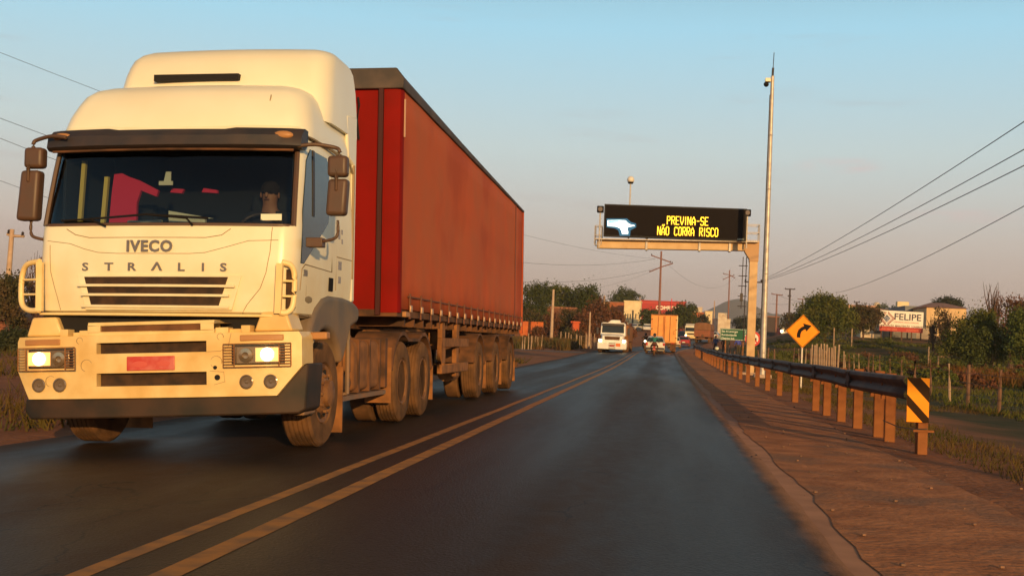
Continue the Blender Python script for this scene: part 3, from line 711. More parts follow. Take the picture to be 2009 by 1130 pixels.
# tow-eye hatches and little crease arcs on the shell
m = MB()
for x, z, r in ((-.63, .84, .055), (.62, .85, .055), (-1.0, .70, .05), (.66, 1.08, .03), (-.7, 1.07, .03)):
    m.tube([(x + r * math.cos(t), .09 * (x / 1.3) ** 2 - .001, bz(z) + r * math.sin(t)) for t in np.linspace(-.3, 4.4, 12)], .003, 4)
m.tube([(.53, .014, bz(.945)), (.66, .02, bz(.95)), (.73, .025, bz(.98)), (.76, .03, bz(1.11))], .003, 4)
m.tube([(.56, .016, bz(.77)), (.69, .022, bz(.76)), (.70, .023, bz(.67)), (.6, .018, bz(.645))], .003, 4)
m.build('bumper_gap', M['crease'], bump, split=True)
m = MB(); m.lathe([(.026, -.004), (.026, .03)], c=(.63, .018, bz(.71)), axis='y', n=14); m.lathe([(.018, -.006), (.018, .02)], c=(.61, .02, bz(.80)), axis='y', n=10); m.build('tow_eye', M['dark'], bump, split=True)
# step frame above the bumper with the top intake
m = MB()
for a, b, c, d in ((-.62, .60, 1.205, 1.235), (-.62, .60, 1.115, 1.145), (-.62, -.50, 1.145, 1.205), (.47, .60, 1.145, 1.205)): m.box(a, b, .01, .16, bz(c), bz(d))
for s in (-1, 1): m.box(s * .66 - .06, s * .66 + .06, .03, .16, bz(1.115), bz(1.165)); m.box(s * .88 - .04, s * .88 + .04, .03, .16, bz(1.115), bz(1.18)); m.box(s * .75 - .06, s * .75 + .1, .08, .16, bz(1.115), bz(1.15))
m.warp(bow); m.build('step_frame', M['bumper'], bump, .012)
m = MB(); m.box(-.52, .50, .05, .08, bz(1.14), bz(1.21)); m.build('step_intake', M['chassis'], bump)
m = MB()
for s in (-1, 1): m.prism([(s * .93, bz(1.12)), (s * 1.30, bz(1.12)), (s * 1.24, bz(1.30)), (s * 1.0, bz(1.30))], 'y', .15, .5)
m.build('corner_filler', M['bumper'], bump, .02, split=True)
# plate
m = MB(); m.box(-.225, .235, -.014, .002, bz(.785), bz(.915)); pl_ = m.build('number_plate', M['plate'], bump, .006)
m = MB()
m.ball((-.10, -.0145, bz(.843)), .07, 14, (1.1, .015, .42)); m.ball((.13, -.0145, bz(.847)), .06, 14, (1.1, .015, .42))
m.build('blurred_characters', mat('pale pink smudge', (.58, .10, .075), .6), pl_, split=True)
# lamps
for s in (-1, 1):
    x0, x1 = (.775, 1.235); yy = lambda x: .09 * (x / 1.3) ** 2 + .35 * max(0, abs(x) - 1.18) ** 1.2
    lamp = empty('headlight', (0, 0, 0)); lamp.parent = bump
    m = MB(); m.box(.76 if s > 0 else -1.245, 1.245 if s > 0 else -.76, -.004, .05, bz(.815), bz(1.0)); m.cut((1, 0, 0), CX).warp(bow); m.build('headlight_frame', M['plastic'], lamp, .01)
    m = MB(); X0, X1 = (.80, 1.21) if s > 0 else (-1.21, -.80); m.box(X0, X1, -.016, .0, bz(.83), bz(.985)); m.cut((1, 0, 0), CX).warp(bow); m.build('reflector', M['chrome'], lamp, .005)
    m = MB(); xb = s * 1.10; m.lathe([(.045, 0), (.062, -.010), (.05, -.016), (.001, -.018)], c=(xb, yy(1.1) - .034, bz(.91)), axis='y', n=20); m.build('bulb', M['beam'], lamp)
    m = MB(); m.box(xb - .115, xb + .105, yy(1.1) - .034, yy(1.1) - .024, bz(.845), bz(.972)); m.build('lamp_bowl', M['bowl'], lamp, .03, 3)
    m = MB(); xb = s * .90; m.lathe([(.06, 0), (.065, -.015), (.03, -.02), (.028, -.004), (.001, -.002)], c=(xb, yy(.9) - .018, bz(.905)), axis='y', n=18); m.build('inner_lamp', M['chrome'], lamp)
    m = MB(); X0, X1 = (.705, 1.31) if s > 0 else (-1.34, -.72)
    for k in range(9):
        z = .80 + k * .0262
        if k in (0, 8): m.tube([(x, yy(x) - .055, bz(z)) for x in np.linspace(X0, X1, 9)], .005, 5)
        else:
            for a, b in ((X0, X0 + .10), (X1 - .10, X1)): m.tube([(x, yy(x) - .055, bz(z)) for x in np.linspace(a, b, 4)], .004, 5)
    for x in (X0, X0 + .10, X1 - .10, X1): m.tube([(x, yy(x) - .055, bz(.80)), (x, yy(x) - .055, bz(1.01))], .005, 5)
    m.build('lamp_guard', M['mud'], lamp)
    m = MB(); X0, X1 = (.84, 1.235) if s > 0 else (-1.285, -.90); m.box(X0, X1, -.010, .01, bz(1.035), bz(1.09)); m.cut((1, 0, 0), CX).warp(bow); m.build('turn_signal', M['amberdull'], bump, .008)
    for xf in (.90, 1.12):
        m = MB(); x = s * xf; m.lathe([(.062, .01), (.066, -.010), (.055, -.014), (.050, -.002), (.02, .0), (.012, -.008), (.001, -.009)], c=(x, yy(xf) - .006, bz(.665)), axis='y', n=22); m.build('fog_lamp', M['lampglass'], bump)
# dark skirt
m = MB(); m.prism([(-1.30, bz(.54)), (1.16, bz(.54)), (1.395, bz(.82)), (1.43, bz(.82)), (1.40, bz(.40)), (1.34, bz(.365)), (-1.25, bz(.345)), (-1.32, bz(.42))], 'y', .04, .5)
m.cut((1, 0, 0), CX).warp(bow); m.build('lower_skirt', M['airdam'], bump, .02)
m = MB(); m.box(1.33, 1.52, .50, .62, bz(1.04), bz(1.11)); m.build('side_marker', M['amberdull'], bump, .012)
m = MB(); m.box(1.30, 1.36, .3, .62, bz(1.0), bz(1.115)); m.build('bumper_end', M['bumper'], bump, .012)

# mirrors
for s in (-1, 1):
    mi = empty('mirror', (s * (1.61 if s > 0 else 1.385), .42 if s > 0 else .28, 2.50 if s > 0 else 2.58)); mi.parent = TR
    m = MB(); k0 = .035 if s < 0 else 0; m.box(-.095 + k0, .095 + k0, -.05, .08, .115, .315); m.build('wide_angle_housing', M['mirror'], mi, .035, 3)
    m = MB(); m.prism([(-.105 - (.02 if s < 0 else 0), -.39 if s < 0 else -.25), (.085, -.39 if s < 0 else -.25), (.105, .095), (-.085, .095)], 'y', -.05, .09); m.build('mirror_housing', M['mirror'], mi, .035, 3)
    k = -s
    m = MB(); zl = -.08 if s < 0 else 0; m.tube(smooth_pts([(0, .03, -.29 + zl), (0, .03, -.42 + zl), (k * .05, .03, -.47 + zl), (k * .22, .05, -.50 + zl)], 4), .016, 8)
    m.tube(smooth_pts([(0, .03, .3), (0, .03, .37), (k * .05, .03, .40), (k * .22, -.03, .42), (k * .38, -.06, .40)], 4), .020, 8)
    m.tube([(0, -.045, .18), (0, -.055, .10), (0, -.052, -.02)], .016, 6)
    m.cbox((k * .22, .06, -.50 + zl), (.16, .12, .09)); m.build('mirror_arm', M['mirror'], mi, .008, split=True)

# front fender, steps and wheel
def arc(cy, cz, r, a0, a1, n=16): return [(cy + r * math.cos(R(a)), cz + r * math.sin(R(a))) for a in np.linspace(a0, a1, n)]
for s in (-1, 1):
    m = MB(); inner = arc(1.28, .56, .63, 178, 25)
    outer = [(2.50, 1.28), (2.56, 1.38), (2.50, 1.46), (2.3, 1.51), (1.9, 1.54), (1.35, 1.54), (1.12, 1.50), (.92, 1.40), (.76, 1.24), (.64, 1.04), (.56, .82), (.53, .56)]
    m.prism(inner + [(1.95, .9), (2.2, 1.22)] + outer, 'x', s * .98, s * 1.285)
    m.build('front_fender', M['fender'], TR, .05, 4)
    m = MB(); m.box(min(s * 1.02, s * 1.30), max(s * 1.02, s * 1.30), .40, .60, .40, 1.04); m.box(min(s * 1.2, s * 1.34), max(s * 1.2, s * 1.34), .33, .66, .72, .78); m.box(min(s * 1.2, s * 1.36), max(s * 1.2, s * 1.36), .33, .68, .38, .44); m.box(min(s * 1.2, s * 1.33), max(s * 1.2, s * 1.33), .33, .66, .94, .98)
    m.build('cab_step', M['fender'], TR, .015, split=True)
    wheel(TR, s * 1.12, 1.28, .545, .535, .29, s, 'front')
    m = MB(); m.box(min(s * .88, s * 1.25), max(s * .88, s * 1.25), 2.02, 2.04, .10, .80); m.build('mud_flap', M['mud'], TR)
m = MB(); m.tube([(-1, 1.28, .53), (1, 1.28, .53)], .07, 8); m.box(-.45, -.35, .4, 7.4, .82, 1.05); m.box(.35, .45, .4, 7.4, .82, 1.05); m.box(-.35, .35, .5, 1.9, .65, 1.2); m.box(-.9, .9, .9, 1.0, .75, .85)
m.tube([(-.9, 5.0, .54), (.9, 5.0, .54)], .09, 8); m.tube([(-.9, 6.35, .54), (.9, 6.35, .54)], .09, 8); m.ball((0, 5.0, .54), .26, 12); m.ball((0, 6.35, .54), .26, 12); m.build('tractor_chassis', M['chassis'], TR)
# tank and boxes between the axles
m = MB(); m.box(.62, 1.16, 2.75, 4.15, .50, 1.08); m.build('fuel_tank', M['mud'], TR, .07, 4)
m = MB()
for y in (2.95, 3.45, 3.95): m.box(.60, 1.18, y, y + .06, .48, 1.10)
m.box(.60, 1.2, 4.15, 4.28, .50, 1.12); m.build('tank_strap', M['chassis'], TR, .01, split=True)
m = MB(); m.box(.66, 1.17, 2.24, 2.66, .72, 1.14); m.box(.66, 1.2, 2.3, 2.5, .74, 1.16); m.build('battery_box', M['mud'], TR, .02, split=True)
m = MB(); m.lathe([(.02, 2.2), (.11, 2.24), (.12, 2.3), (.12, 2.9), (.10, 2.96)], c=(1.02, 0, .60), axis='y', n=16); m.lathe([(.09, 2.3), (.09, 2.9)], c=(.82, 0, .56), axis='y', n=12); m.build('air_tank', M['mud'], TR, split=True)
m = MB()
m.tube([(1.22, 2.30, 1.20), (1.22, 2.32, .50)], .025, 6); m.tube([(1.22, 2.32, .50), (.8, 2.32, .45)], .02, 6); m.box(.5, 1.2, 2.2, 4.2, .42, .47); m.tube([(1.2, 2.1, 1.36), (1.23, 2.25, 1.28), (1.22, 2.3, 1.1)], .03, 6)
m.build('bracket', M['fender'], TR)
m = MB(); m.tube([(.3, 2.55, .9), (.3, 2.55, 3.0)], .06, 10); m.box(-.6, .6, 2.45, 2.9, .95, 1.3); m.tube([(.2, 2.5, 1.8), (.35, 3.2, 1.3), (.2, 4.3, 1.7)], .02, 6); m.tube([(-.1, 2.5, 1.9), (0, 3.2, 1.2), (.1, 4.3, 1.7)], .02, 6); m.build('air_hoses', M['dark'], TR, split=True)
# drive axles
for s in (-1, 1):
    for y in (5.0, 6.35):
        wheel(TR, s * 1.10, y, .55, .53, .27, s, 'rear')
        t = MB(); t.lathe([(.3, -.12), (.5, -.13), (.53, -.10), (.53, .10), (.5, .13), (.3, .12)], c=(s * .77, y, .55), axis='x', n=28); t.build('inner_tyre', M['tyre'], TR)
    m = MB()
    o_ = arc(5.0, .55, .66, 165, 60) + arc(6.35, .55, .66, 120, 12); i_ = arc(5.0, .55, .61, 165, 60) + arc(6.35, .55, .61, 120, 12)
    m.prism(o_ + i_[::-1], 'x', s * .66, s * 1.24); m.build('rear_fender', M['chassis'], TR)
    m = MB(); m.box(min(s * .68, s * 1.24), max(s * .68, s * 1.24), 7.02, 7.04, .22, .72); m.box(min(s * .9, s * 1.24), max(s * .9, s * 1.24), 4.32, 4.34, .3, 1.0); m.build('rear_mud_flap', M['mud'], TR, split=True)

# --- trailer
TF_, TB = 4.55, 17.85; ZB, ZT = 1.50, 4.36
def ztop(y): return ZT + .03 - (y - TF_) * .0105
m = MB()
nx = 90; nz_ = 8; vs = []
for i in range(nx + 1):                                                   # right and left curtains with soft folds
    y = TF_ + .10 + (TB - TF_ - .2) * i / nx
    for k in range(nz_ + 1):
        t = k / nz_; z = ZB + (ztop(y) - ZB) * t
        wv = .012 * math.sin(y * 1.9 + .8) * math.sin(math.pi * t) + .010 * noise.noise(Vector((y * .8, z * .5, 0))) + (.010 * math.sin(y * 2 * math.pi / .72) * max(0, .25 - t) * 4)
        vs.append((1.262 + wv, y, z))
fs = [(i * (nz_ + 1) + k, (i + 1) * (nz_ + 1) + k, (i + 1) * (nz_ + 1) + k + 1, i * (nz_ + 1) + k + 1) for i in range(nx) for k in range(nz_)]
m.mesh(vs, fs); cur = m.build('side_curtain', M['curtain'], TR)
md = cur.modifiers.new('t', 'SOLIDIFY'); md.thickness = .012; md.offset = -1
m = MB(); m.mesh([(-v[0], v[1], v[2]) for v in vs], fs); c2 = m.build('side_curtain', M['curtain'], TR); md = c2.modifiers.new('t', 'SOLIDIFY'); md.thickness = .012; md.offset = 1
M['curtainseam'] = mat('dark curtain seam', (.16, .05, .04), .8)
m = MB(); m.box(1.268, 1.284, 16.35, 16.40, 1.50, ztop(16.4)); m.build('curtain_seam', M['curtainseam'], cur)
m = MB(); m.box(1.266, 1.288, TF_ + .14, TF_ + .15, 3.75, 4.25); m.build('curtain_scuff', M['buckle'], cur)
# front wall: recessed panel, groove, rounded corner posts
m = MB(); m.box(-1.02, 1.02, TF_ + .03, TF_ + .10, 1.42, ZT); m.build('front_wall', M['red'], TR)
m = MB()
for s in (-1, 1):
    p = [(s * 1.03, TF_ + .0), (s * 1.20, TF_), (s * 1.245, TF_ + .02), (s * 1.265, TF_ + .06), (s * 1.268, TF_ + .16), (s * 1.03, TF_ + .16)]
    m.prism(p, 'z', 1.45, ZT)
m.build('corner_post', M['red'], TR, split=True)
m = MB()
for s in (-1, 1): m.box(s * .995 - .03, s * .995 + .03, TF_ - .03, TF_ + .03, 1.42, ZT)
m.build('front_stanchion', mat('dark red edge', (.05, .006, .005), .8), TR, split=True)
m = MB(); m.tube([(.70, TF_, 3.7), (.685, TF_ - .04, 3.95), (.71, TF_ - .04, 4.15), (.68, TF_, 4.25)], .014, 6); m.build('front_cable', M['dark'], TR)
# roof with dark edge rail that gets thinner towards the rear
m = MB(); vs = []
for y, th in ((TF_ - .04, .27), (TF_ + .4, .25), (9, .19), (13, .14), (TB, .10)):
    z0 = ztop(y) - .03
    vs += [(-1.29, y, z0), (-1.30, y, z0 + th * .45), (-1.20, y, z0 + th), (1.20, y, z0 + th), (1.30, y, z0 + th * .45), (1.29, y, z0)]
fs = [(i * 6 + k, i * 6 + (k + 1) % 6, (i + 1) * 6 + (k + 1) % 6, (i + 1) * 6 + k) for i in range(4) for k in range(6)] + [tuple(range(6)), tuple(range(29, 23, -1))]
m.mesh(vs, fs); m.build('trailer_roof', M['rail'], TR, .012)
m = MB(); m.box(-1.25, 1.25, TB - .04, TB + .02, 1.42, ztop(TB)); m.build('rear_door', M['red'], TR)
m = MB()
for s in (-1, 1): m.box(s * 1.25 - .035, s * 1.25 + .035, TB - .1, TB + .03, 1.3, ztop(TB) + .02)
m.build('rear_post', M['curtain'], TR, .01, split=True)
# floor frame and chassis
m = MB(); m.box(-1.24, 1.24, TF_ + .02, TB, 1.40, 1.49); m.build('trailer_floor', M['chassis'], TR)
m = MB()
for s in (-1, 1):
    m.prism([(TF_ + .2, 1.24), (8.0, 1.24), (8.8, 1.02), (TB, 1.02), (TB, 1.40), (TF_ + .2, 1.40)], 'x', s * .5 - .05, s * .5 + .05)
for y in np.arange(5.2, 17.6, .62): m.box(-1.2, 1.2, y, y + .06, 1.28, 1.40)
for y in (11.5, 13.72, 15.95): m.tube([(-.95, y, .54), (.95, y, .54)], .075, 8); m.box(-.62, -.5, y - .45, y + .45, .56, .68); m.box(.5, .62, y - .45, y + .45, .56, .68); m.box(-.58, -.48, y - .1, y + .1, .6, 1.1); m.box(.48, .58, y - .1, y + .1, .6, 1.1)
m.build('trailer_chassis', M['chassis'], TR)
m = MB()
y = TF_ + .6
while y < TB - .15:
    w_ = .022; m.box(1.272, 1.292, y, y + w_ * 2, 1.38, 1.72); y += .72
m.build('curtain_strap', M['strap'], cur, split=True)
m = MB(); y = TF_ + .6
while y < TB - .15: m.box(1.284, 1.31, y - .03, y + .075, 1.47, 1.56); y += .72
m.build('strap_buckle', M['buckle'], cur, .006, split=True)
m = MB(); m.box(1.272, 1.283, TF_ + .5, TB - .1, 1.665, 1.685); m.build('hem_band', M['strap'], cur)
m = MB(); m.box(1.23, 1.29, TF_ + .35, TF_ + .62, 1.40, 1.47); m.build('trailer_marker', M['amberdull'], TR, .01)
# side guard, landing legs, flaps and trailer wheels
for s in (-1, 1):
    m = MB(); a, b = (1.16, 1.24) if s > 0 else (-1.24, -1.16)
    m.box(a, b, 7.75, 10.25, 1.0, 1.14); m.box(a, b, 7.75, 10.25, .58, .73); m.box(a, b, 7.75, 8.05, .73, 1.0); m.box(a - .05 * s, b - .05 * s, 8.0, 8.25, 1.14, 1.42); m.box(a - .05 * s, b - .05 * s, 9.3, 9.55, .5, 1.42)
    m.build('side_guard', M['mud'], TR, .01)
    m = MB(); m.box(s * .85 - .07, s * .85 + .07, 7.9, 8.05, .5, 1.3); m.box(s * .85 - .12, s * .85 + .12, 7.85, 8.1, .44, .5); m.build('landing_leg', M['chassis'], TR, .01)
    for y in (11.5, 13.72, 15.95):
        wheel(TR, s * 1.10, y, .57, .53, .28, s, 'rear')
        t = MB(); t.lathe([(.3, -.12), (.5, -.13), (.53, -.10), (.53, .10), (.5, .13), (.3, .12)], c=(s * .77, y, .57), axis='x', n=28); t.build('inner_tyre', M['tyre'], TR)
    m = MB()
    for y in (11.5, 13.72, 15.95):
        o_ = arc(y, .57, .68, 168, 8); i_ = arc(y, .57, .64, 168, 8); m.prism(o_ + i_[::-1], 'x', s * .66, s * 1.25)
    m.build('trailer_fender', M['chassis'], TR, split=True)
    m = MB()
    for y in (12.25, 14.45, 16.7): m.box(min(s * .7, s * 1.25), max(s * .7, s * 1.25), y, y + .02, .2, .72)
    m.build('trailer_mud_flap', M['mud'], TR, split=True)
m = MB(); m.box(-1.2, 1.2, 17.6, 17.75, .5, .62); m.box(-.6, -.5, 17.5, 17.7, .6, 1.3); m.box(.5, .6, 17.5, 17.7, .6, 1.3); m.build('rear_bar', M['chassis'], TR)
m = MB(); m.tube([(.9, 9.9, .55), (.9, 10.5, .55)], .16, 12); m.box(.3, 1.0, 8.6, 9.2, .95, 1.25); m.tube([(.7, 5.0, 1.2), (1.0, 7.4, 1.25), (.7, 8.4, 1.1)], .03, 6); m.build('trailer_tank', M['mud'], TR, split=True)
# ================================================================ people
def person(loc, rz, J, rad, label, group=None, shirt=(.03, .05, .12), trousers=(.03, .03, .035), hair='hair', haircol=(.015, .01, .008), parent_rot=None, name='person', sub=1, zcut=None):
    """J: joint -> position, body grown as one surface with a skin modifier"""
    bones = [('pelvis', 'waist'), ('waist', 'chest'), ('chest', 'neck'), ('neck', 'head'), ('head', 'crown'), ('chest', 'shL'), ('shL', 'elL'), ('elL', 'haL'), ('haL', 'fiL'),
             ('chest', 'shR'), ('shR', 'elR'), ('elR', 'haR'), ('haR', 'fiR'), ('pelvis', 'hipL'), ('hipL', 'knL'), ('knL', 'anL'), ('anL', 'toL'), ('pelvis', 'hipR'), ('hipR', 'knR'), ('knR', 'anR'), ('anR', 'toR')]
    rd = dict(pelvis=.135, waist=.125, chest=.145, neck=.062, head=.092, crown=.085, shL=.075, elL=.048, haL=.034, fiL=.022, hipL=.095, knL=.065, anL=.045, toL=.04); rd.update(rad)
    for k in list(rd):
        if k[-1] == 'L': rd.setdefault(k[:-1] + 'R', rd[k])
    keys = list(J); me = bpy.data.meshes.new('t'); me.from_pydata([J[k] for k in keys], [(keys.index(a), keys.index(b)) for a, b in bones if a in J and b in J], [])
    o = bpy.data.objects.new('t', me); col.objects.link(o); md = o.modifiers.new('s', 'SKIN'); md.use_smooth_shade = True
    for i, k in enumerate(keys):
        v = me.skin_vertices[0].data[i]; v.radius = (rd[k], rd[k] * (.78 if k in ('pelvis', 'waist', 'chest') else 1)); v.use_root = (k == 'pelvis')
    m2 = o.modifiers.new('b', 'SUBSURF'); m2.levels = sub; m2.render_levels = sub
    dg = bpy.context.evaluated_depsgraph_get(); bm_ = bpy.data.meshes.new_from_object(o.evaluated_get(dg)); bpy.data.objects.remove(o)
    mats = [mat('shirt', shirt, .9), mat('trousers', trousers, .9), M['skin'], mat('shoes', (.03, .02, .015), .8)]
    for m_ in mats: bm_.materials.append(m_)
    P = {k: Vector(J[k]) for k in keys}
    for p in bm_.polygons:
        k = min(keys, key=lambda q: (P[q] - p.center).length); k2 = k.rstrip('LR') if k[:2] in ('sh', 'el', 'ha', 'fi', 'hi', 'kn', 'an', 'to') else k
        p.material_index = 2 if k2 in ('head', 'crown', 'neck', 'ha', 'fi') else 1 if k2 in ('hip', 'kn', 'pelvis') or k2 == 'hi' else 3 if k2 in ('to', 'an') else 0
        p.use_smooth = True
    bm_.name = 'person'; b = bpy.data.objects.new('person', bm_); col.objects.link(b); b.location = loc; b.rotation_euler = (0, 0, rz); tag(b, label, 'person', group)
    h, c = P['head'], P['crown']; m = MB(); mid = h.lerp(c, .55)
    # face: nose, brow, ears and mouth set on the front of the head
    f = Vector((0, -1, 0))
    m.ball(tuple(mid + Vector((0, .012, .035))), .108, 12, (.92, 1.0, .85)) if hair == 'hair' else m.ball(tuple(mid + Vector((0, 0, .01))), .135, 14, (.95, 1.05, 1.05))
    m.build(hair, mat(hair, haircol, .35 if hair == 'helmet' else .9), b)
    if hair == 'hair':
        m = MB(); m.ball(tuple(mid + Vector((0, -.105, -.03))), .018, 8, (1, 1.1, 1.6)); m.build('nose', M['skin'], b)
        for s in (-1, 1):
            m = MB(); m.ball(tuple(mid + Vector((s * .034, -.092, .004))), .012, 8); m.build('eye', M['black'], b)
            m = MB(); m.ball(tuple(mid + Vector((s * .092, .0, -.02))), .026, 8, (.4, .8, 1.2)); m.build('ear', M['skin'], b)
        m = MB(); m.box(mid.x - .024, mid.x + .024, mid.y - .1, mid.y - .085, mid.z - .075, mid.z - .067); m.build('mouth', mat('lips', (.22, .08, .06), .6), b)
    return b
STAND = dict(pelvis=(0, 0, .95), waist=(0, .0, 1.10), chest=(0, .01, 1.32), neck=(0, 0, 1.48), head=(0, -.01, 1.58), crown=(0, -.01, 1.67), shL=(.19, 0, 1.40), elL=(.25, .02, 1.12), haL=(.25, -.06, .88), fiL=(.25, -.09, .79),
             shR=(-.19, 0, 1.40), elR=(-.25, .02, 1.12), haR=(-.25, -.06, .88), fiR=(-.25, -.09, .79), hipL=(.10, 0, .88), knL=(.11, -.02, .48), anL=(.12, .02, .09), toL=(.13, -.13, .05), hipR=(-.10, 0, .88), knR=(-.11, -.02, .48), anR=(-.12, .02, .09), toR=(-.13, -.13, .05))
# the driver, sitting behind the wheel (faces -Y like the truck)
drv = dict(pelvis=(0, .35, .0), waist=(0, .38, .18), chest=(0, .36, .42), neck=(0, .32, .58), head=(0, .29, .68), crown=(0, .29, .77), shL=(.20, .34, .50), elL=(.26, .10, .28), haL=(.14, -.16, .32), fiL=(.10, -.22, .35),
           shR=(-.20, .34, .50), elR=(-.26, .10, .28), haR=(-.14, -.16, .30), fiR=(-.10, -.22, .33), hipL=(.10, .28, .0), knL=(.14, -.12, .06), anL=(.14, -.2, -.34), toL=(.14, -.34, -.38), hipR=(-.10, .28, .0), knR=(-.14, -.12, .06), anR=(-.14, -.2, -.34), toR=(-.14, -.34, -.38))
person((-3.96, 10.98, 1.76), 0, drv, {}, 'truck driver sitting at the wheel behind the windscreen of the big white truck', shirt=(.02, .025, .04))

# ================================================================ vehicles further off
def small_car(loc, rz, paint, label, cat='car', group=None, name='hatchback', lamp_on=False, roofcol=None, L_=3.8, W_=1.62, pickup=False):
    """local -Y is the rear; the camera sees the rear when rz = 0"""
    e = empty(name, loc, (0, 0, rz), label, cat, group); h = W_ / 2
    prof = [(0.02, .34, .80, .80, h - .05), (.06, .26, .96, .98, h - .02), (.22, .24, .98, 1.38, h), (.55, .24, .97, 1.46, h), (1.5, .24, .95, 1.48, h), (2.15, .24, .93, 1.40, h), (2.85, .24, .90, .98, h), (3.45, .25, .78, .82, h - .03), (L_, .30, .60, .62, h - .10)]
    if pickup: prof = [(0, .4, .95, .96, h - .03), (.1, .35, .97, .98, h), (1.6, .3, .97, .98, h), (1.75, .28, .97, 1.5, h), (2.6, .28, .97, 1.5, h), (3.2, .28, .98, 1.0, h), (4.2, .3, .9, .92, h - .04), (4.4, .35, .7, .72, h - .1)]
    m = MB(); vs = []
    for y, zl, zb, zr, hw in prof:
        cab_ = zr - zb > .1; ti = hw - (.20 if cab_ else .06)
        vs += [(-hw + .06, y, zl), (-hw, y, zl + .15), (-hw, y, zb - .02), (-hw + .03, y, zb), (-ti, y, zr - .02), (-ti + .12, y, zr + .01), (ti - .12, y, zr + .01), (ti, y, zr - .02), (hw - .03, y, zb), (hw, y, zb - .02), (hw, y, zl + .15), (hw - .06, y, zl)]
    k = 12; n = len(prof); fs = [(i * k + j, i * k + (j + 1) % k, (i + 1) * k + (j + 1) % k, (i + 1) * k + j) for i in range(n - 1) for j in range(k)] + [tuple(range(k)), tuple(range(n * k - 1, (n - 1) * k - 1, -1))]
    m.mesh(vs, fs); pm = mat('car paint', paint, .3, c2=tuple(c * .75 for c in paint), scale=2); m.build('body', pm, e, .02)
    wg = M['sideglass']
    y0, y1 = (prof[1][0], prof[2][0]) if not pickup else (1.6, 1.75); z0, z1 = (.99, 1.36) if not pickup else (1.0, 1.46)
    m = MB(); ti = h - .22; m.mesh([(-h + .08, y0 + .02 - .03, z0), (h - .08, y0 + .02 - .03, z0), (ti, y1 - .03, z1), (-ti, y1 - .03, z1), (-h + .08, y0 + .05, z0), (h - .08, y0 + .05, z0), (ti, y1 + .02, z1), (-ti, y1 + .02, z1)], [(0, 1, 2, 3), (7, 6, 5, 4), (0, 4, 5, 1), (1, 5, 6, 2), (2, 6, 7, 3), (3, 7, 4, 0)]); m.build('rear_window', wg, e)
    yf0, yf1, zf0, zf1 = (2.85, 2.15, 1.0, 1.38) if not pickup else (3.2, 2.6, 1.02, 1.46)
    m = MB(); m.mesh([(-h + .08, yf0 + .02, zf0), (h - .08, yf0 + .02, zf0), (ti, yf1 + .03, zf1), (-ti, yf1 + .03, zf1), (-h + .08, yf0 - .05, zf0), (h - .08, yf0 - .05, zf0), (ti, yf1 - .03, zf1), (-ti, yf1 - .03, zf1)], [(0, 1, 2, 3), (7, 6, 5, 4), (0, 4, 5, 1), (1, 5, 6, 2), (2, 6, 7, 3), (3, 7, 4, 0)]); m.build('windshield', wg, e)
    for s in (-1, 1):
        m = MB(); a, b, c, d = (.40, 2.55, 2.0, .55) if not pickup else (1.72, 2.9, 2.5, 1.78)
        m.mesh([(s * (h + .004), a, .99), (s * (h + .004), b, .97), (s * (h - .17), c, 1.39), (s * (h - .17), d, 1.41), (s * (h - .05), a, .99), (s * (h - .05), b, .97), (s * (h - .22), c, 1.39), (s * (h - .22), d, 1.41)], [(0, 1, 2, 3), (7, 6, 5, 4), (0, 4, 5, 1), (1, 5, 6, 2), (2, 6, 7, 3), (3, 7, 4, 0)]); m.build('side_window', wg, e)
        m = MB(); m.box(min(s * (h - .17), s * (h - .01)), max(s * (h - .17), s * (h - .01)), -.03, .08, .68, .92); m.build('tail_light', M['lampred'], e, .02)
        m = MB(); m.ball((s * (h - .24), L_ - .05 if not pickup else 4.36, .64), .10, 10, (1.3, .5, .8)); m.build('headlight', M['beam'] if lamp_on else M['lampglass'], e)
        for y in (.65, 3.05 if not pickup else 3.4):
            m = MB(); m.lathe([(.16, -.08), (.27, -.09), (.29, -.06), (.29, .06), (.27, .09), (.16, .08), (.14, .05), (.001, .05)], c=(s * (h - .07), y, .29), axis='x', n=18); m.build('wheel', M['tyre'], e)
    m = MB(); m.box(-h + .04, h - .04, -.07, .1, .33, .52); m.build('rear_bumper', M['plastic'], e, .03)
    m = MB(); m.box(-.2, .2, -.085, -.06, .56, .68); m.build('number_plate', M['paper'], e)
    return e

def lorry_wheels(e, ys_, xo=1.0, r=.5):
    for y in ys_:
        for s in (-1, 1): m = MB(); m.lathe([(.22, -.14), (.46, -.16), (r, -.12), (r, .12), (.46, .16), (.28, .14), (.24, .02), (.001, .02)], c=(s * xo, y, r), axis='x', n=22); m.build('wheel', M['tyre'], e)

M['owhite'] = mat('clean white lorry paint', (.86, .84, .78), .35, c2=(.74, .70, .62), scale=1.5)
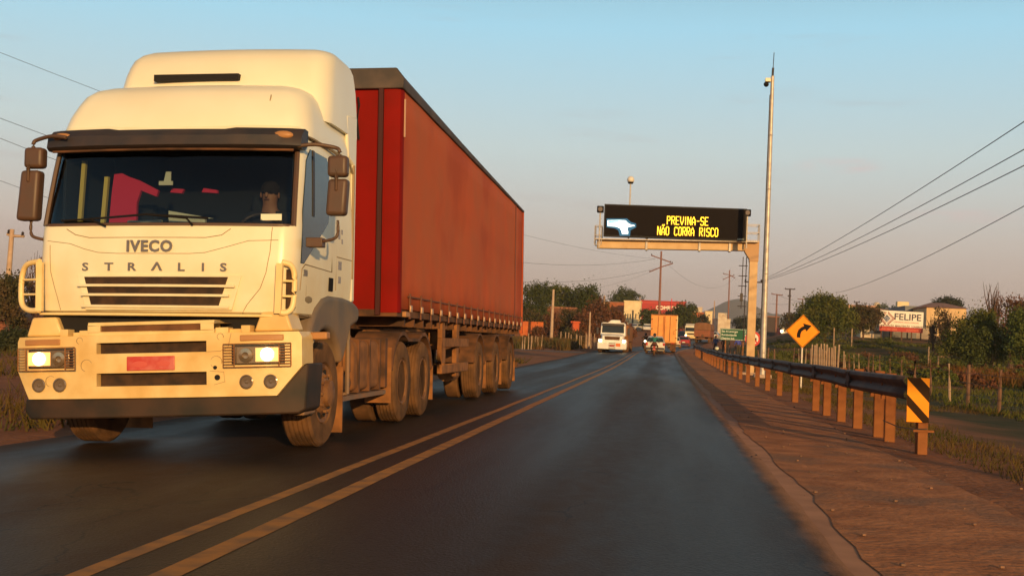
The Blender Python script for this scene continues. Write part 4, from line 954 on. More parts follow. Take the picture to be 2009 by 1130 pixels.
# white oncoming truck
p = at(1200, 691, 100); p.z = gz(p.x, p.y)
WT = empty('white_truck', (p.x, p.y, p.z), (0, 0, R(-1)), 'white truck with an orange placard on its bumper coming the other way', 'truck')
m = MB(); m.prism([(-1.08, 1.45), (1.08, 1.45), (1.02, 2.50), (.88, 2.58), (-.88, 2.58), (-1.02, 2.50)], 'y', .75, 2.3)
m.build('cab', M['owhite'], WT, .05)
m = MB(); vs = [(-.86, .05, .80), (.86, .05, .80), (.86, .05, 1.42), (-.86, .05, 1.42), (-1.0, .8, .80), (1.0, .8, .80), (1.0, .8, 1.66), (-1.0, .8, 1.66)]; m.mesh(vs, [(0, 1, 2, 3), (7, 6, 5, 4), (0, 4, 5, 1), (1, 5, 6, 2), (2, 6, 7, 3), (3, 7, 4, 0)]); m.build('bonnet', M['owhite'], WT, .06, 3)
m = MB(); m.prism([(-.95, 1.70), (.95, 1.70), (.92, 2.28), (-.92, 2.28)], 'y', .72, .80); m.build('windscreen', M['sideglass'], WT, .02)
m = MB(); m.prism([(-.97, 2.28), (.97, 2.28), (.94, 2.50), (-.94, 2.50)], 'y', .62, .80); m.build('sun_visor', M['plastic'], WT, .03)
m = MB(); m.prism([(-.5, 2.56), (.62, 2.56), (.52, 2.82), (-.2, 2.80)], 'y', .95, 2.1); m.build('roof_fairing', M['owhite'], WT, .06, 3)
m = MB(); m.prism([(-.62, 1.10), (.62, 1.10), (.66, 1.38), (-.66, 1.38)], 'y', .03, .08); m.build('grille', M['grille'], WT)
m = MB()
for z in (1.17, 1.24, 1.31): m.box(-.64, .64, .015, .035, z, z + .02)
m.build('grille_slat', M['mud'], WT, split=True)
m = MB(); m.prism([(-1.22, .30), (1.22, .30), (1.24, .84), (-1.24, .84)], 'y', -.12, .35); m.build('bumper', M['owhite'], WT, .05, 3)
m = MB()
for z in (.34, .50, .64, .78): m.box(-.28, .30, -.135, -.11, z, z + .055)
m.build('bumper_slot', M['grille'], WT, split=True)
m = MB(); m.box(.34, .72, -.15, -.12, .56, .82); m.build('hazard_placard', mat('orange placard', (.75, .16, .02), .5), WT)
m = MB(); m.box(-.20, .22, -.15, -.13, .555, .66); m.build('number_plate', M['plate'], WT)
for s in (-1, 1):
    m = MB(); m.box(min(s * .80, s * 1.2), max(s * .80, s * 1.2), -.05, .35, .82, 1.18); m.build('lamp_housing', M['owhite'], WT, .05)
    m = MB(); m.ball((s * 1.0, -.06, 1.0), .14, 14, (1.1, .5, .9)); m.build('headlight', M['beam'], WT)
    m = MB(); m.box(min(s * 1.22, s * 1.42), max(s * 1.22, s * 1.42), .7, .85, 1.55, 2.15); m.build('mirror', M['plastic'], WT, .03)
    m = MB(); m.prism([(.1, .5), (.35, 1.05), (1.2, 1.1), (1.5, .5)], 'x', s * .85, s * 1.22); m.build('front_fender', M['owhite'], WT, .04)
lorry_wheels(WT, (.85, 4.2, 5.5, 9.5, 10.8), 1.05)
m = MB(); m.box(-1.2, 1.2, 3.0, 12, 1.0, 2.4); m.build('cargo_body', M['mud'], WT, .05)
m = MB(); m.box(1.0, 1.28, 2.4, 3.6, .5, 1.15); m.build('fuel_tank', M['mud'], WT, .05); m = MB(); m.box(-.5, .5, .8, 11.8, .7, 1.0); m.build('chassis', M['chassis'], WT)

# yellow box truck seen from behind -------------------------------------
p = at(1301, 690, 110); p.z = gz(p.x, p.y)
YT = empty('box_truck', (p.x, p.y, p.z), (0, 0, R(0)), 'yellow box truck with closed rear doors, driving ahead behind the motorcyclist', 'truck')
ybox = mat('yellow painted steel', (.86, .36, .07), .55, c2=(.76, .29, .055), scale=1.5, dust=((.55, .28, .10), .8, 1.6, .8))
m = MB(); m.box(-1.22, 1.22, .02, 6.8, .92, 3.48); m.build('cargo_box', ybox, YT, .03)
for s in (-1, 1):
    m = MB(); m.box(min(s * .02, s * 1.10), max(s * .02, s * 1.10), -.03, .03, 1.05, 3.36); m.build('rear_door', ybox, YT, .02)
    m = MB(); m.tube([(s * .55, -.05, 1.02), (s * .55, -.05, 3.36)], .028, 6); m.tube([(s * .06, -.05, 1.02), (s * .06, -.05, 3.36)], .022, 6); m.build('door_rod', M['mud'], YT, split=True)
    m = MB()
    for z in (1.3, 2.1, 3.0): m.box(min(s * 1.04, s * 1.2), max(s * 1.04, s * 1.2), -.05, -.02, z, z + .08)
    m.build('hinge', M['mud'], YT, split=True)
m = MB(); m.box(-1.24, 1.24, -.02, .1, 3.42, 3.52); m.build('top_frame', M['mud'], YT, .01)
m = MB(); m.box(1.14, 1.25, -.03, .08, .95, 3.42); m.build('corner_frame', M['bumper'], YT, .01); m = MB(); m.tube([(.95 + .09 * math.cos(t), -.05, 1.85 + .16 * math.sin(t)) for t in np.linspace(.6, 5.6, 10)], .014, 5); m.build('door_mark', M['chassis'], YT)
m = MB(); m.box(-1.2, 1.2, -.04, .1, .80, .92); m.build('rear_bumper', M['mud'], YT, .02); m = MB(); m.box(-.4, .4, .1, 8.3, .6, .92); m.build('chassis', M['chassis'], YT)
for s in (-1, 1): m = MB(); m.box(min(s * .6, s * 1.15), max(s * .6, s * 1.15), .25, .28, .15, .8); m.build('mud_flap', M['chassis'], YT); m = MB(); m.box(min(s * .7, s * 1.0), max(s * .7, s * 1.0), -.06, -.02, .83, .9); m.build('tail_light', M['lampred'], YT)
lorry_wheels(YT, (1.6, 7.4), .95)
m = MB(); m.box(-1.1, 1.1, 6.95, 8.6, .7, 2.6); m.build('cab', M['white'], YT, .1)

# dusty brown truck with a tarpaulin ---------------------------------------
p = at(1377, 671, 188); p.z = gz(p.x, p.y)
BT = empty('tarped_truck', (p.x, p.y, p.z), (0, 0, R(-7)), 'dusty brown truck with a rounded tarpaulin over its load, far ahead on the bend', 'truck')
tarp = mat('brown tarpaulin', (.25, .11, .045), .9, c2=(.18, .08, .035), scale=1.5, bump=.3)
m = MB(); m.prism([(-1.3, 2.0), (1.3, 2.0), (1.3, 2.75), (1.15, 3.05), (.6, 3.2), (-.6, 3.2), (-1.15, 3.05), (-1.3, 2.75)], 'y', .0, 7.5); m.build('tarpaulin', tarp, BT, .08, 3)
m = MB(); m.box(-1.27, 1.27, -.05, 7.5, .95, 1.99); m.build('cargo_bed', mat('red brown side boards', (.30, .09, .035), .8, c2=(.2, .07, .03), scale=3), BT, .03)
m = MB(); m.box(-1.25, 1.25, -.15, .0, .55, .68); m.build('rear_bumper', M['mud'], BT, .02); m = MB(); m.box(-.4, .4, .1, 9, .6, .95); m.build('chassis', M['chassis'], BT); m = MB(); m.box(-1.1, 1.1, 7.7, 9.3, .8, 2.7); m.build('cab', M['mud'], BT, .1)
m = MB(); m.ball((.1, -.1, 1.15), .2, 12, (1, .4, 1)); m.build('spare_wheel', M['tyre'], BT)
lorry_wheels(BT, (1.2, 2.5, 8.2), 1.0)

# cars ----------------------------------------------------------------------
def onroad(px, py, Y): q = at(px, py, Y); return (q.x, q.y, gz(q.x, q.y) + .012)
small_car(onroad(1285, 693, 101), 0, (.72, .66, .56), 'cream white hatchback right behind the motorcyclist and beside the yellow truck', L_=3.7)
small_car(onroad(1322, 684, 150), R(-2), (.75, .52, .34), 'pale orange hatchback half hidden by the right side of the yellow truck', W_=1.6)
small_car(onroad(1341, 680, 168), R(-4), (.42, .022, .02), 'red hatchback between the yellow truck and the brown tarped truck', W_=1.62)
small_car(onroad(1398, 668, 214), R(-12), (.72, .66, .58), 'white car on the bend just right of the brown tarped truck', W_=1.7)
c_ = small_car((at(1270, 647, 236).x, 236, gz(at(1270, 647, 236).x, 236)), R(180), (.75, .72, .66), 'white pickup parked by the red shop, right one of the parked pair', 'pickup', 'cars parked by the buildings', 'parked_pickup', pickup=True, W_=1.75)
c_ = small_car((at(1257, 648, 240).x, 240, gz(at(1257, 648, 240).x, 240)), R(150), (.62, .60, .58), 'pale silver car parked nose in beside the white pickup', 'car', 'cars parked by the buildings', 'parked_car')
small_car(onroad(1343, 653, 222), R(172), (.05, .05, .06), 'dark car driving towards the camera behind the red hatchback')
# small oncoming truck beside the brown one
p = at(1354, 664, 206); OT = empty('delivery_truck', (p.x, p.y, gz(p.x, p.y)), (0, 0, R(-8)), 'small white truck with one lit headlamp, oncoming next to the brown tarped truck', 'truck')
m = MB(); m.box(-1.0, 1.0, .3, 2.0, .6, 2.5); m.build('cab', M['white'], OT, .12, 3); m = MB(); m.prism([(-.9, 1.55), (.9, 1.55), (.85, 2.2), (-.85, 2.2)], 'y', .24, .32); m.build('windscreen', M['sideglass'], OT); m = MB(); m.box(-1.02, 1.02, .1, .5, .35, .75); m.build('bumper', M['bumper'], OT, .04)
m = MB(); m.box(-1.1, 1.1, 2.1, 6.5, .9, 2.9); m.build('cargo_box', mat('grey white box', (.4, .38, .36), .6), OT, .04); m = MB(); m.box(-.6, .6, .26, .33, .95, 1.2); m.build('grille', M['grille'], OT)
for s in (-1, 1): m = MB(); m.ball((s * .8, .1, .8), .14, 12, (1, .5, 1)); m.build('headlight', M['beam'] if s < 0 else M['lampglass'], OT)
lorry_wheels(OT, (1.2, 5.2), .85, .42)

# motorcycles ----------------------------------------------------------------
def motorcycle(loc, rz, label, body, lamp_on, bag=None):
    e = empty('motorcycle', loc, (0, 0, rz), label, 'motorcycle')
    for y, nm in ((0, 'wheel'), (1.27, 'wheel')):
        m = MB(); m.lathe([(.24, -.04), (.29, -.05), (.31, 0), (.29, .05), (.24, .04), (.24, -.04)], c=(0, y, .31), axis='x', n=24)
        for k in range(6): a = math.pi * k / 3; m.tube([(0, y, .31), (0, y + .25 * math.cos(a), .31 + .25 * math.sin(a))], .01, 4)
        m.build('wheel', M['tyre'], e)
    m = MB(); m.tube([(0, .0, .31), (0, .45, .45), (0, .9, .5), (0, 1.05, .8)], .035, 6); m.tube([(.06, 1.27, .31), (.06, 1.02, .92)], .022, 6); m.tube([(-.06, 1.27, .31), (-.06, 1.02, .92)], .022, 6); m.cbox((0, .55, .42), (.26, .4, .3)); m.build('frame', M['chassis'], e)
    m = MB(); m.ball((0, .75, .80), .2, 12, (.8, 1.4, .7)); m.build('fuel_tank', body, e); m = MB(); m.box(-.12, .12, -.1, .55, .74, .82); m.build('seat', M['black'], e, .03)
    m = MB(); m.tube([(-.38, .92, 1.02), (-.2, 1.0, 1.0), (.2, 1.0, 1.0), (.38, .92, 1.02)], .016, 6); m.build('handlebar', M['black'], e)
    for s in (-1, 1): m = MB(); m.tube([(s * .25, .98, 1.0), (s * .32, .98, 1.15)], .008, 5); m.ball((s * .34, .98, 1.18), .05, 8, (1, .3, .7)); m.build('mirror', M['black'], e)
    m = MB(); m.ball((0, 1.16, .93), .11, 12, (1, .6, 1)); m.build('headlight', M['beam'] if lamp_on else M['lampglass'], e)
    m = MB(); m.box(-.08, .08, -.22, -.15, .62, .72); m.build('tail_light', M['lampred'], e, .01); m = MB(); m.box(-.1, .1, -.28, -.25, .42, .56); m.build('number_plate', M['plate'], e)
    m = MB(); m.tube([(.13, .5, .28), (.14, -.1, .33)], .035, 8); m.build('exhaust', M['mud'], e)
    return e
RIDE = dict(pelvis=(0, .12, .90), waist=(0, .18, 1.06), chest=(0, .28, 1.28), neck=(0, .33, 1.44), head=(0, .37, 1.54), crown=(0, .37, 1.62), shL=(.19, .30, 1.38), elL=(.34, .55, 1.18), haL=(.36, .86, 1.06), fiL=(.34, .94, 1.04), shR=(-.19, .30, 1.38), elR=(-.34, .55, 1.18), haR=(-.36, .86, 1.06), fiR=(-.34, .94, 1.04),
            hipL=(.12, .16, .85), knL=(.26, .58, .72), anL=(.20, .42, .33), toL=(.20, .56, .29), hipR=(-.12, .16, .85), knR=(-.26, .58, .72), anR=(-.20, .42, .33), toR=(-.20, .56, .29))
q = onroad(1283, 697, 91.5); motorcycle(q, 0, 'red and black motorcycle ridden ahead in the right lane, behind the cream hatchback', mat('red tank', (.45, .04, .02), .4), False)
person(q, 0, RIDE, {}, 'motorcyclist in a teal green jacket and dark helmet riding behind the cream hatchback', shirt=(.02, .16, .13), trousers=(.10, .03, .02), hair='helmet', haircol=(.02, .015, .015))
q = onroad(1266, 693, 112); motorcycle(q, R(178), 'dark motorcycle with a bright headlamp, oncoming left of the cream hatchback', M['black'], True)
person(q, R(178), RIDE, {}, 'rider in dark clothes and helmet on the oncoming motorcycle with its lamp lit', shirt=(.04, .035, .03), trousers=(.03, .03, .02), hair='helmet', haircol=(.03, .02, .02))

# people beyond the guardrail
def grd(px, py, Y): q = at(px, py, Y); return (q.x, q.y, gz(q.x, q.y))
S2 = dict(STAND); S2.update(haR=(-.14, -.30, 1.05), elR=(-.26, -.06, 1.14), fiR=(-.10, -.36, 1.1), knL=(.12, -.16, .5), anL=(.12, -.02, .09), toL=(.13, -.16, .05))
person(grd(1403, 697, 108), R(200), S2, {}, 'person in a dark blue shirt holding a white bag, leftmost beyond the guardrail', shirt=(.03, .06, .16), group='people standing beyond the guardrail')
bagm = MB(); bagm.ball((0, 0, .16), .16, 12, (1.1, .7, 1)); bagm.tube([(-.1, 0, .28), (-.05, 0, .4), (.05, 0, .4), (.1, 0, .28)], .01, 5); q = grd(1406, 700, 107.6); o = bagm.build('bag', M['paper'], loc=(q[0], q[1], q[2] + .45)); tag(o, 'small white bag carried low beside the leftmost person', 'bag')
person(grd(1420, 697, 110), R(150), STAND, {}, 'person all in black, standing left in the middle pair beyond the guardrail', shirt=(.02, .02, .02), group='people standing beyond the guardrail')
person(grd(1426, 697, 109), R(210), STAND, {}, 'person in dark green standing under the green road sign, right of the middle pair', shirt=(.03, .04, .03), group='people standing beyond the guardrail')
S3 = dict(STAND); S3.update(chest=(0, -.10, 1.28), neck=(-.02, -.17, 1.42), head=(-.02, -.21, 1.51), crown=(-.02, -.22, 1.60), shL=(.2, -.08, 1.35), shR=(-.2, -.08, 1.35), elL=(.33, -.1, 1.12), haL=(.28, -.22, .92), fiL=(.26, -.25, .86))
person(grd(1448, 697, 108), R(215), S3, {'chest': .17}, 'person in a bright blue shirt leaning forward, right of the green sign post', shirt=(.05, .07, .38), trousers=(.06, .045, .02), group='people standing beyond the guardrail')
# ================================================================ message sign gantry
M['gantry'] = mat('painted gantry steel', (.66, .46, .24), .6, c2=(.56, .36, .17), scale=2, dust=((.35, .17, .07), 0, 6, .4))
M['galv'] = mat('galvanised steel', (.55, .50, .44), .45, .3, c2=(.42, .37, .32), scale=6)
M['screen'] = mat('dark led screen', (.006, .004, .004), .8, c2=(.010, .006, .005), scale=60, spec=.2)
M['ledy'] = mat('lit yellow led', (.9, .8, .1), .5, emit=(1.0, .80, .03), estr=1.25)
M['ledr'] = mat('led bleed red', (.2, .02, .0), .6, emit=(.5, .05, .01), estr=.3)
M['ledb'] = mat('lit white blue led', (.8, .95, 1), .5, emit=(.75, .97, 1.0), estr=1.6)
M['ledc'] = mat('lit cyan led', (.0, .8, .8), .5, emit=(.02, .62, .62), estr=1.0)
M['ledd'] = mat('blue led bleed', (.0, .05, .1), .6, emit=(.0, .13, .26), estr=.8)
GY = 53.0; gb = gz(4.17, GY)
G = empty('message_sign_gantry', (4.17, GY, gb), (0, 0, 0), 'steel gantry arm over the road holding the lit message board', 'gantry')
m = MB(); m.box(-.53, -.17, -.20, .20, 0, 5.35 - gb); m.build('post', M['gantry'], G, .02)
m = MB(); m.box(-.85, .0, -.4, .4, -.2, .12); m.build('base', mat('concrete plinth', (.4, .28, .2), .9), G, .02)
m = MB(); m.prism([(-.76, 5.42), (-.55, 5.10), (-.55, 5.0), (-.15, 5.0), (-.13, 5.9), (-.76, 5.86)], 'y', -.24, .24)
m.warp(lambda v: (v.x, v.y, v.z - gb)); m.build('corner_gusset', mat('brown gusset', (.50, .30, .15), .7), G, .01)
m = MB(); m.prism([(-7.32, 5.36), (-.75, 5.46), (-.75, 5.86), (-7.32, 5.76)], 'y', -.20, .20); m.warp(lambda v: (v.x, v.y, v.z - gb)); m.build('beam', M['gantry'], G, .02)
m = MB(); m.prism([(-7.40, 5.70), (-.2, 5.80), (-.2, 5.84), (-7.40, 5.74)], 'y', -.55, -.1); m.warp(lambda v: (v.x, v.y, v.z + .03 - gb)); m.build('walkway', M['galv'], G)
for x in (-5.1, -2.75, -1.42):
    m = MB(); z0 = 5.40 + (x + 7.3) * .015; m.box(x - .05, x + .05, -.26, .26, z0 - .09, z0 + .50); m.warp(lambda v: (v.x, v.y, v.z - gb)); m.build('clamp', M['galv'], G, .01)
# board
x0, x1 = -7.03, -.75; zb = lambda x: 5.86 + (x - x0) * -.013; zt = lambda x: 7.33 - (x - x0) * .022
zb = lambda x: 5.87 - (x - x0) * .004; zt = lambda x: 7.32 - (x - x0) * .006
BD = empty('message_board', (0, 0, 0)); BD.parent = G
m = MB(); m.prism([(x0, zb(x0)), (x1, zb(x1)), (x1, zt(x1)), (x0, zt(x0))], 'y', -.62, -.30); m.warp(lambda v: (v.x, v.y, v.z - gb)); m.build('board_case', mat('matt black case', (.010, .009, .009), .7), BD, .01)
m = MB(); m.prism([(x0 + .06, zb(x0) + .06), (x1 - .06, zb(x1) + .06), (x1 - .06, zt(x1) - .06), (x0 + .06, zt(x0) - .06)], 'y', -.632, -.621); m.warp(lambda v: (v.x, v.y, v.z - gb)); m.build('screen', M['screen'], BD)
# stroke letters, 4 x 6 grid
GL = {'P': [[(0, 0), (0, 6), (3, 6), (4, 5), (4, 4), (3, 3), (0, 3)]], 'R': [[(0, 0), (0, 6), (3, 6), (4, 5), (4, 4), (3, 3), (0, 3)], [(1.6, 3), (4, 0)]], 'E': [[(4, 6), (0, 6), (0, 0), (4, 0)], [(0, 3), (3, 3)]],
      'V': [[(0, 6), (0, 3), (2, 0), (4, 3), (4, 6)]], 'I': [[(1, 0), (1, 6)]], 'N': [[(0, 0), (0, 6), (4, 0), (4, 6)]], 'A': [[(0, 0), (0, 3.5), (2, 6), (4, 3.5), (4, 0)], [(0, 2), (4, 2)]], '-': [[(.5, 3), (3.5, 3)]],
      'S': [[(4, 5.2), (3.4, 6), (.8, 6), (0, 5), (0, 4), (.8, 3), (3.2, 3), (4, 2), (4, 1), (3.2, 0), (.6, 0), (0, .8)]], 'O': [[(1, 0), (0, 1), (0, 5), (1, 6), (3, 6), (4, 5), (4, 1), (3, 0), (1, 0)]],
      'C': [[(4, 5), (3.2, 6), (1, 6), (0, 5), (0, 1), (1, 0), (3.2, 0), (4, 1)]], 'Ã': [[(0, 0), (0, 3.5), (2, 5.6), (4, 3.5), (4, 0)], [(0, 2), (4, 2)], [(.4, 6.8), (1.3, 7.5), (2.6, 6.9), (3.6, 7.6)]], 'T': [[(0, 6), (4, 6)], [(2, 6), (2, 0)]], 'D': [[(0, 0), (0, 6), (2.6, 6), (4, 4.8), (4, 1.2), (2.6, 0), (0, 0)]], 'L': [[(0, 6), (0, 0), (4, 0)]]}
def strokes(mb, word, x, z, h, wch, gap, th, y, dep=.006, slope=0):
    for ch in word:
        if ch == ' ': x += gap * 3.2; continue
        cw = wch * (.5 if ch == 'I' else .9 if ch == '-' else 1)
        for pl in GL[ch]:
            pp = [(x + a / 4 * wch, z + b / 6 * h + slope * (x + a / 4 * wch)) for a, b in pl]
            for (ax, az), (bx, bz_) in zip(pp, pp[1:]):
                d = Vector((bx - ax, 0, bz_ - az)); ln = d.length; d.normalize(); nrm = Vector((-d.z, 0, d.x)) * th / 2; e = d * th * .35
                a_ = Vector((ax, y, az)) - e; b_ = Vector((bx, y, bz_)) + e
                mb.mesh([a_ + nrm, a_ - nrm, b_ - nrm, b_ + nrm], [(0, 1, 2, 3)])
        x += cw + gap
    return x
for th, y, mt, nm in ((.070, -.6335, M['ledr'], 'letter_glow'), (.033, -.640, M['ledy'], 'letters')):
    for wd, px0, px1, pyb, hh in (('PREVINA-SE', 1309, 1389, 439.5, 15), ('NÃO CORRA RISCO', 1290, 1408, 460, 15.5)):
        a, b = at(px0, pyb, GY - .64), at(px1, pyb + 1.5, GY - .64); h = hh / FPX * GY; n = sum(.5 if c == 'I' else .9 if c == '-' else 1 for c in wd if c != ' ')
        ng = sum(1 for c in wd if c != ' ') - 1 + 3.2 * wd.count(' '); g_ = .50
        wch = (b.x - a.x) / (n + g_ * ng); x_ = a.x - 4.17
        for part_ in wd.split(' '): m = MB(); x_ = strokes(m, part_, x_, a.z - gb - .01, h, wch, g_ * wch, th, y) + g_ * wch * 3.2; m.build(nm, mt, BD)
# pistol symbol
pis = [(1192, 432.5), (1192, 443.5), (1209, 445), (1216, 448), (1219, 453), (1220.5, 459.5), (1232, 459.5), (1232.5, 455), (1231, 450), (1232, 446), (1245, 443.5), (1245, 442), (1238, 441), (1233, 438.5), (1227, 432.5), (1214, 432)]
def pxprism(pts, y, mt, nm, grow=0):
    P = [at(a, b, GY + y) for a, b in pts]; cx = sum(p.x for p in P) / len(P); cz = sum(p.z for p in P) / len(P)
    m = MB()
    Q = [((p.x - cx) * (1 + grow) + cx - 4.17, (p.z - cz) * (1 + grow * 1.4) + cz - gb) for p in P]
    m.prism(Q, 'y', y, y + .004); return m.build(nm, mt, BD, smooth=False)
pxprism([(1190, 429), (1190, 446), (1206, 448), (1213, 452), (1216, 463), (1236, 463), (1237, 452), (1248, 446), (1248, 439), (1238, 436), (1230, 429)], -.6335, M['ledd'], 'symbol_glow'); pxprism(pis, -.642, M['ledb'], 'pistol_symbol')
pxprism([(1194, 433.5), (1214, 433), (1214, 435.5), (1194, 436.5)], -.648, M['ledc'], 'symbol_stripe')
q = at(1445, 473.5, GY); o = text('DMC', .10, M['paper'], BD, TF(q.x - 4.17, -.638, q.z - gb), sx=1.3); o.name = 'maker_mark'
# floodlights on stalks, cage frames and cable ladder
for px, py0, py1 in ((1178, 411, 487), (1466.5, 418, 487)):
    a, b = at(px, py0, GY - .5), at(px - 1, py1, GY - .5)
    f = empty('floodlight', (a.x - 4.17, -.5, a.z - gb)); f.parent = G
    m = MB(); m.cbox((0, 0, 0), (.30, .22, .30)); m.build('lamp_case', M['black'], f, .03); m = MB(); m.lathe([(.11, -.112), (.10, -.13), (.001, -.132)], axis='y', n=16); m.build('lamp_lens', M['lampglass'], f)
    m = MB(); m.tube([(0, 0, -.14), (0, 0, -(a.z - b.z))], .035, 8); m.build('lamp_stalk', M['galv'], f)
for xa, xb, za, zc in ((-.72, -.17, 5.9, 6.6), (-7.42, -7.12, 5.5, 6.35)):
    m = MB()
    for y in (-.5, .2):
        for x in (xa, xb): m.tube([(x, y, za), (x, y, zc)], .022, 5)
        for z in (za, (za + zc) / 2, zc): m.tube([(xa, y, z), (xb, y, z)], .018, 5)
    for x in (xa, xb):
        for z in ((za + zc) / 2, zc): m.tube([(x, -.5, z), (x, .2, z)], .018, 5)
    m.warp(lambda v: (v.x, v.y, v.z - gb)); m.build('handrail', M['galv'], G)
m = MB(); m.tube([(-.66, -.1, 5.2), (-.68, -.1, 1.4)], .022, 6)
m.tube([(-.80, 0, 5.2), (-.82, 0, 2.9)], .02, 5)
for z in np.arange(3.0, 5.2, .45): m.tube([(-.60, -.05, z), (-.98, 0, z)], .018, 5)
m.cbox((-.82, 0, 3.4), (.12, .1, .35)); m.warp(lambda v: (v.x, v.y, v.z - gb)); m.build('cable_ladder', M['plastic'], G)

# tall camera mast ------------------------------------------------------------
b0 = at(1495.5, 738, 50); t0 = at(1516.5, 150, 50); MZ = gz(b0.x, 50)
MS_ = empty('camera_mast', (b0.x, 50, MZ), (0, 0, 0), 'very tall thin galvanised mast with a camera on top, right of the sign gantry', 'mast')
H = t0.z - MZ; m = MB(); m.tube([(0, 0, 0), (0, 0, H * .5), (0, 0, H)], [.125, .10, .075], 16)
for k in (.08, .34, .62, .80): m.lathe([(.12 - .04 * k, H * k), (.135 - .04 * k, H * k + .02), (.12 - .04 * k, H * k + .05)], axis='z', n=14)
m.build('mast_pole', M['galv'], MS_)
m = MB(); m.box(-.35, .35, -.35, .35, -.1, .14); m.build('base', mat('mast plinth', (.45, .34, .26), .9), MS_, .02)
m = MB(); m.tube([(0, 0, H), (.01, 0, H + .35)], .05, 8); m.tube([(.01, 0, H + .35), (.03, 0, H + 1.0)], .018, 6); m.build('antenna', M['plastic'], MS_)
m = MB(); m.tube([(0, 0, H - .2), (-.22, -.05, H - .12)], .03, 6); m.cbox((-.2, -.08, H - .2), (.22, .3, .16)); m.build('camera_bracket', M['white'], MS_, .02); m = MB(); m.ball((-.26, -.12, H - .38), .11, 14); m.build('camera_dome', M['black'], MS_)
m = MB(); m.tube([(-.085, 0, H - .8), (-.135, 0, 1.0)], .018, 5); m.build('mast_edge_line', M['plastic'], MS_)  # thin dark tube drawn as the dark left edge of the mast

# thin pole with a globe standing on the gantry beam
tp = at(1237.5, 353, GY + .1); zb_ = 5.80
gl = empty('globe_pole', (tp.x, GY + .1, zb_), (0, 0, 0), 'thin pale pole with a white globe showing above the message board', 'pole'); Hh = tp.z - zb_
m = MB(); m.tube([(0, 0, 0), (0, 0, Hh)], .035, 8); m.build('pole', M['galv'], gl); m = MB(); m.ball((0, 0, Hh), .165, 18); m.build('globe', mat('white globe', (.7, .66, .6), .3), gl)
m = MB(); m.lathe([(.10, Hh - .18), (.14, Hh - .11), (.09, Hh - .08)], axis='z', n=14); m.build('globe_collar', M['black'], gl)

# curve warning sign -------------------------------------------------------------
M['signy'] = mat('yellow reflective sheet', (.92, .32, .002), .55, c2=(.84, .27, .001), spec=.2, scale=2)
c = at(1575, 650, 38); sz = gz(c.x, 38); S = empty('curve_sign', (c.x, 38, sz), (0, 0, R(3)), 'yellow diamond warning sign with a black arrow bending right', 'road sign')
hd = .53; m = MB(); m.prism([(0, c.z - sz - hd), (hd, c.z - sz), (0, c.z - sz + hd), (-hd, c.z - sz)], 'y', -.012, .006); m.build('sign_plate', M['signy'], S, .004)
m = MB(); r = .50
for k in range(4):
    a, b = [(0, -r), (r, 0), (0, r), (-r, 0)][k], [(r, 0), (0, r), (-r, 0), (0, -r)][k]
    m.tube([(a[0], -.014, c.z - sz + a[1]), (b[0], -.014, c.z - sz + b[1])], .008, 4)
m.build('sign_border', M['black'], S)
m = MB(); zc = c.z - sz; ctr = [(-.13, -.20), (-.125, -.08), (-.09, .02), (-.01, .09), (.07, .125)]; left, right_ = [], []
for i, (x, z) in enumerate(ctr):
    a = ctr[max(i - 1, 0)]; b = ctr[min(i + 1, 4)]; d = Vector((b[0] - a[0], b[1] - a[1])).normalized(); nn = Vector((-d.y, d.x)) * .055; left.append((x + nn.x, zc + z + nn.y)); right_.append((x - nn.x, zc + z - nn.y))
for i in range(4): m.prism([left[i], left[i + 1], right_[i + 1], right_[i]], 'y', -.017, -.0125)
m.prism([(.0, zc + .25), (.27, zc + .19), (.11, zc - .0)], 'y', -.017, -.0125); m.build('arrow', M['black'], S, smooth=False)
m = MB(); m.tube([(0, .03, 0), (0, .03, zc + .3)], .03, 8); m.build('sign_post', M['galv'], S)

# guardrail --------------------------------------------------------------------
def rail_x(y): return float(np.interp(y, [14.5, 40, 80, 92, 100, 104], [2.92, 2.78, 2.68, 2.62, 2.60, 2.75]))
GR = empty('guardrail', (2.92, 14.5, 0), (0, 0, 0), 'long steel crash barrier with rusty posts along the right shoulder', 'guardrail')
M['railm'] = mat('weathered dark rail steel', (.062, .047, .046), .7, 0, c2=(.12, .075, .055), scale=2.5, spec=.3)
M['rpost'] = mat('rust brown guardrail post', (.27, .10, .036), .9, c2=(.17, .06, .022), scale=7, dust=((.35, .15, .05), -.1, .5, .8), spec=.15)
sec = [(0, .845), (-.045, .83), (-.065, .79), (-.045, .75), (-.005, .715), (-.005, .695), (-.045, .66), (-.065, .62), (-.045, .58), (0, .56)]
ys_ = list(np.arange(14.6, 103, .8)); m = MB(); vs = []
for y in ys_:
    d = .03 * noise.noise(Vector((y * .25, 0, 0))) + .015 * noise.noise(Vector((y * .9, 4, 0)))
    for dx, z in sec: vs.append((rail_x(y) + dx + d, y, gz(rail_x(y), y) + z + .05 + d * .8))
k = len(sec); m.mesh(vs, [(i * k + j, i * k + j + 1, (i + 1) * k + j + 1, (i + 1) * k + j) for i in range(len(ys_) - 1) for j in range(k - 1)])
m.warp(lambda v: (v.x - 2.92, v.y - 14.5, v.z)); o = m.build('rail', M['railm'], GR); md = o.modifiers.new('t', 'SOLIDIFY'); md.thickness = .006
for y in np.arange(18.6, 100, 4.0):                  # lapped joints with bolt heads
    m = MB(); x = rail_x(y); z = gz(x, y) + .05
    for dz in (.80, .77, .64, .60):
        for dy in (-.12, .12): m.lathe([(.018, -.02), (.018, .02)], c=(x - .068 - 2.92, y + dy - 14.5, z + dz), axis='x', n=6)
    m.box(x - .078 - 2.92, x - .067 - 2.92, y - .15 - 14.5, y + .15 - 14.5, z + .61, z + .80)
    m.build('joint_plate', M['railm'], GR)
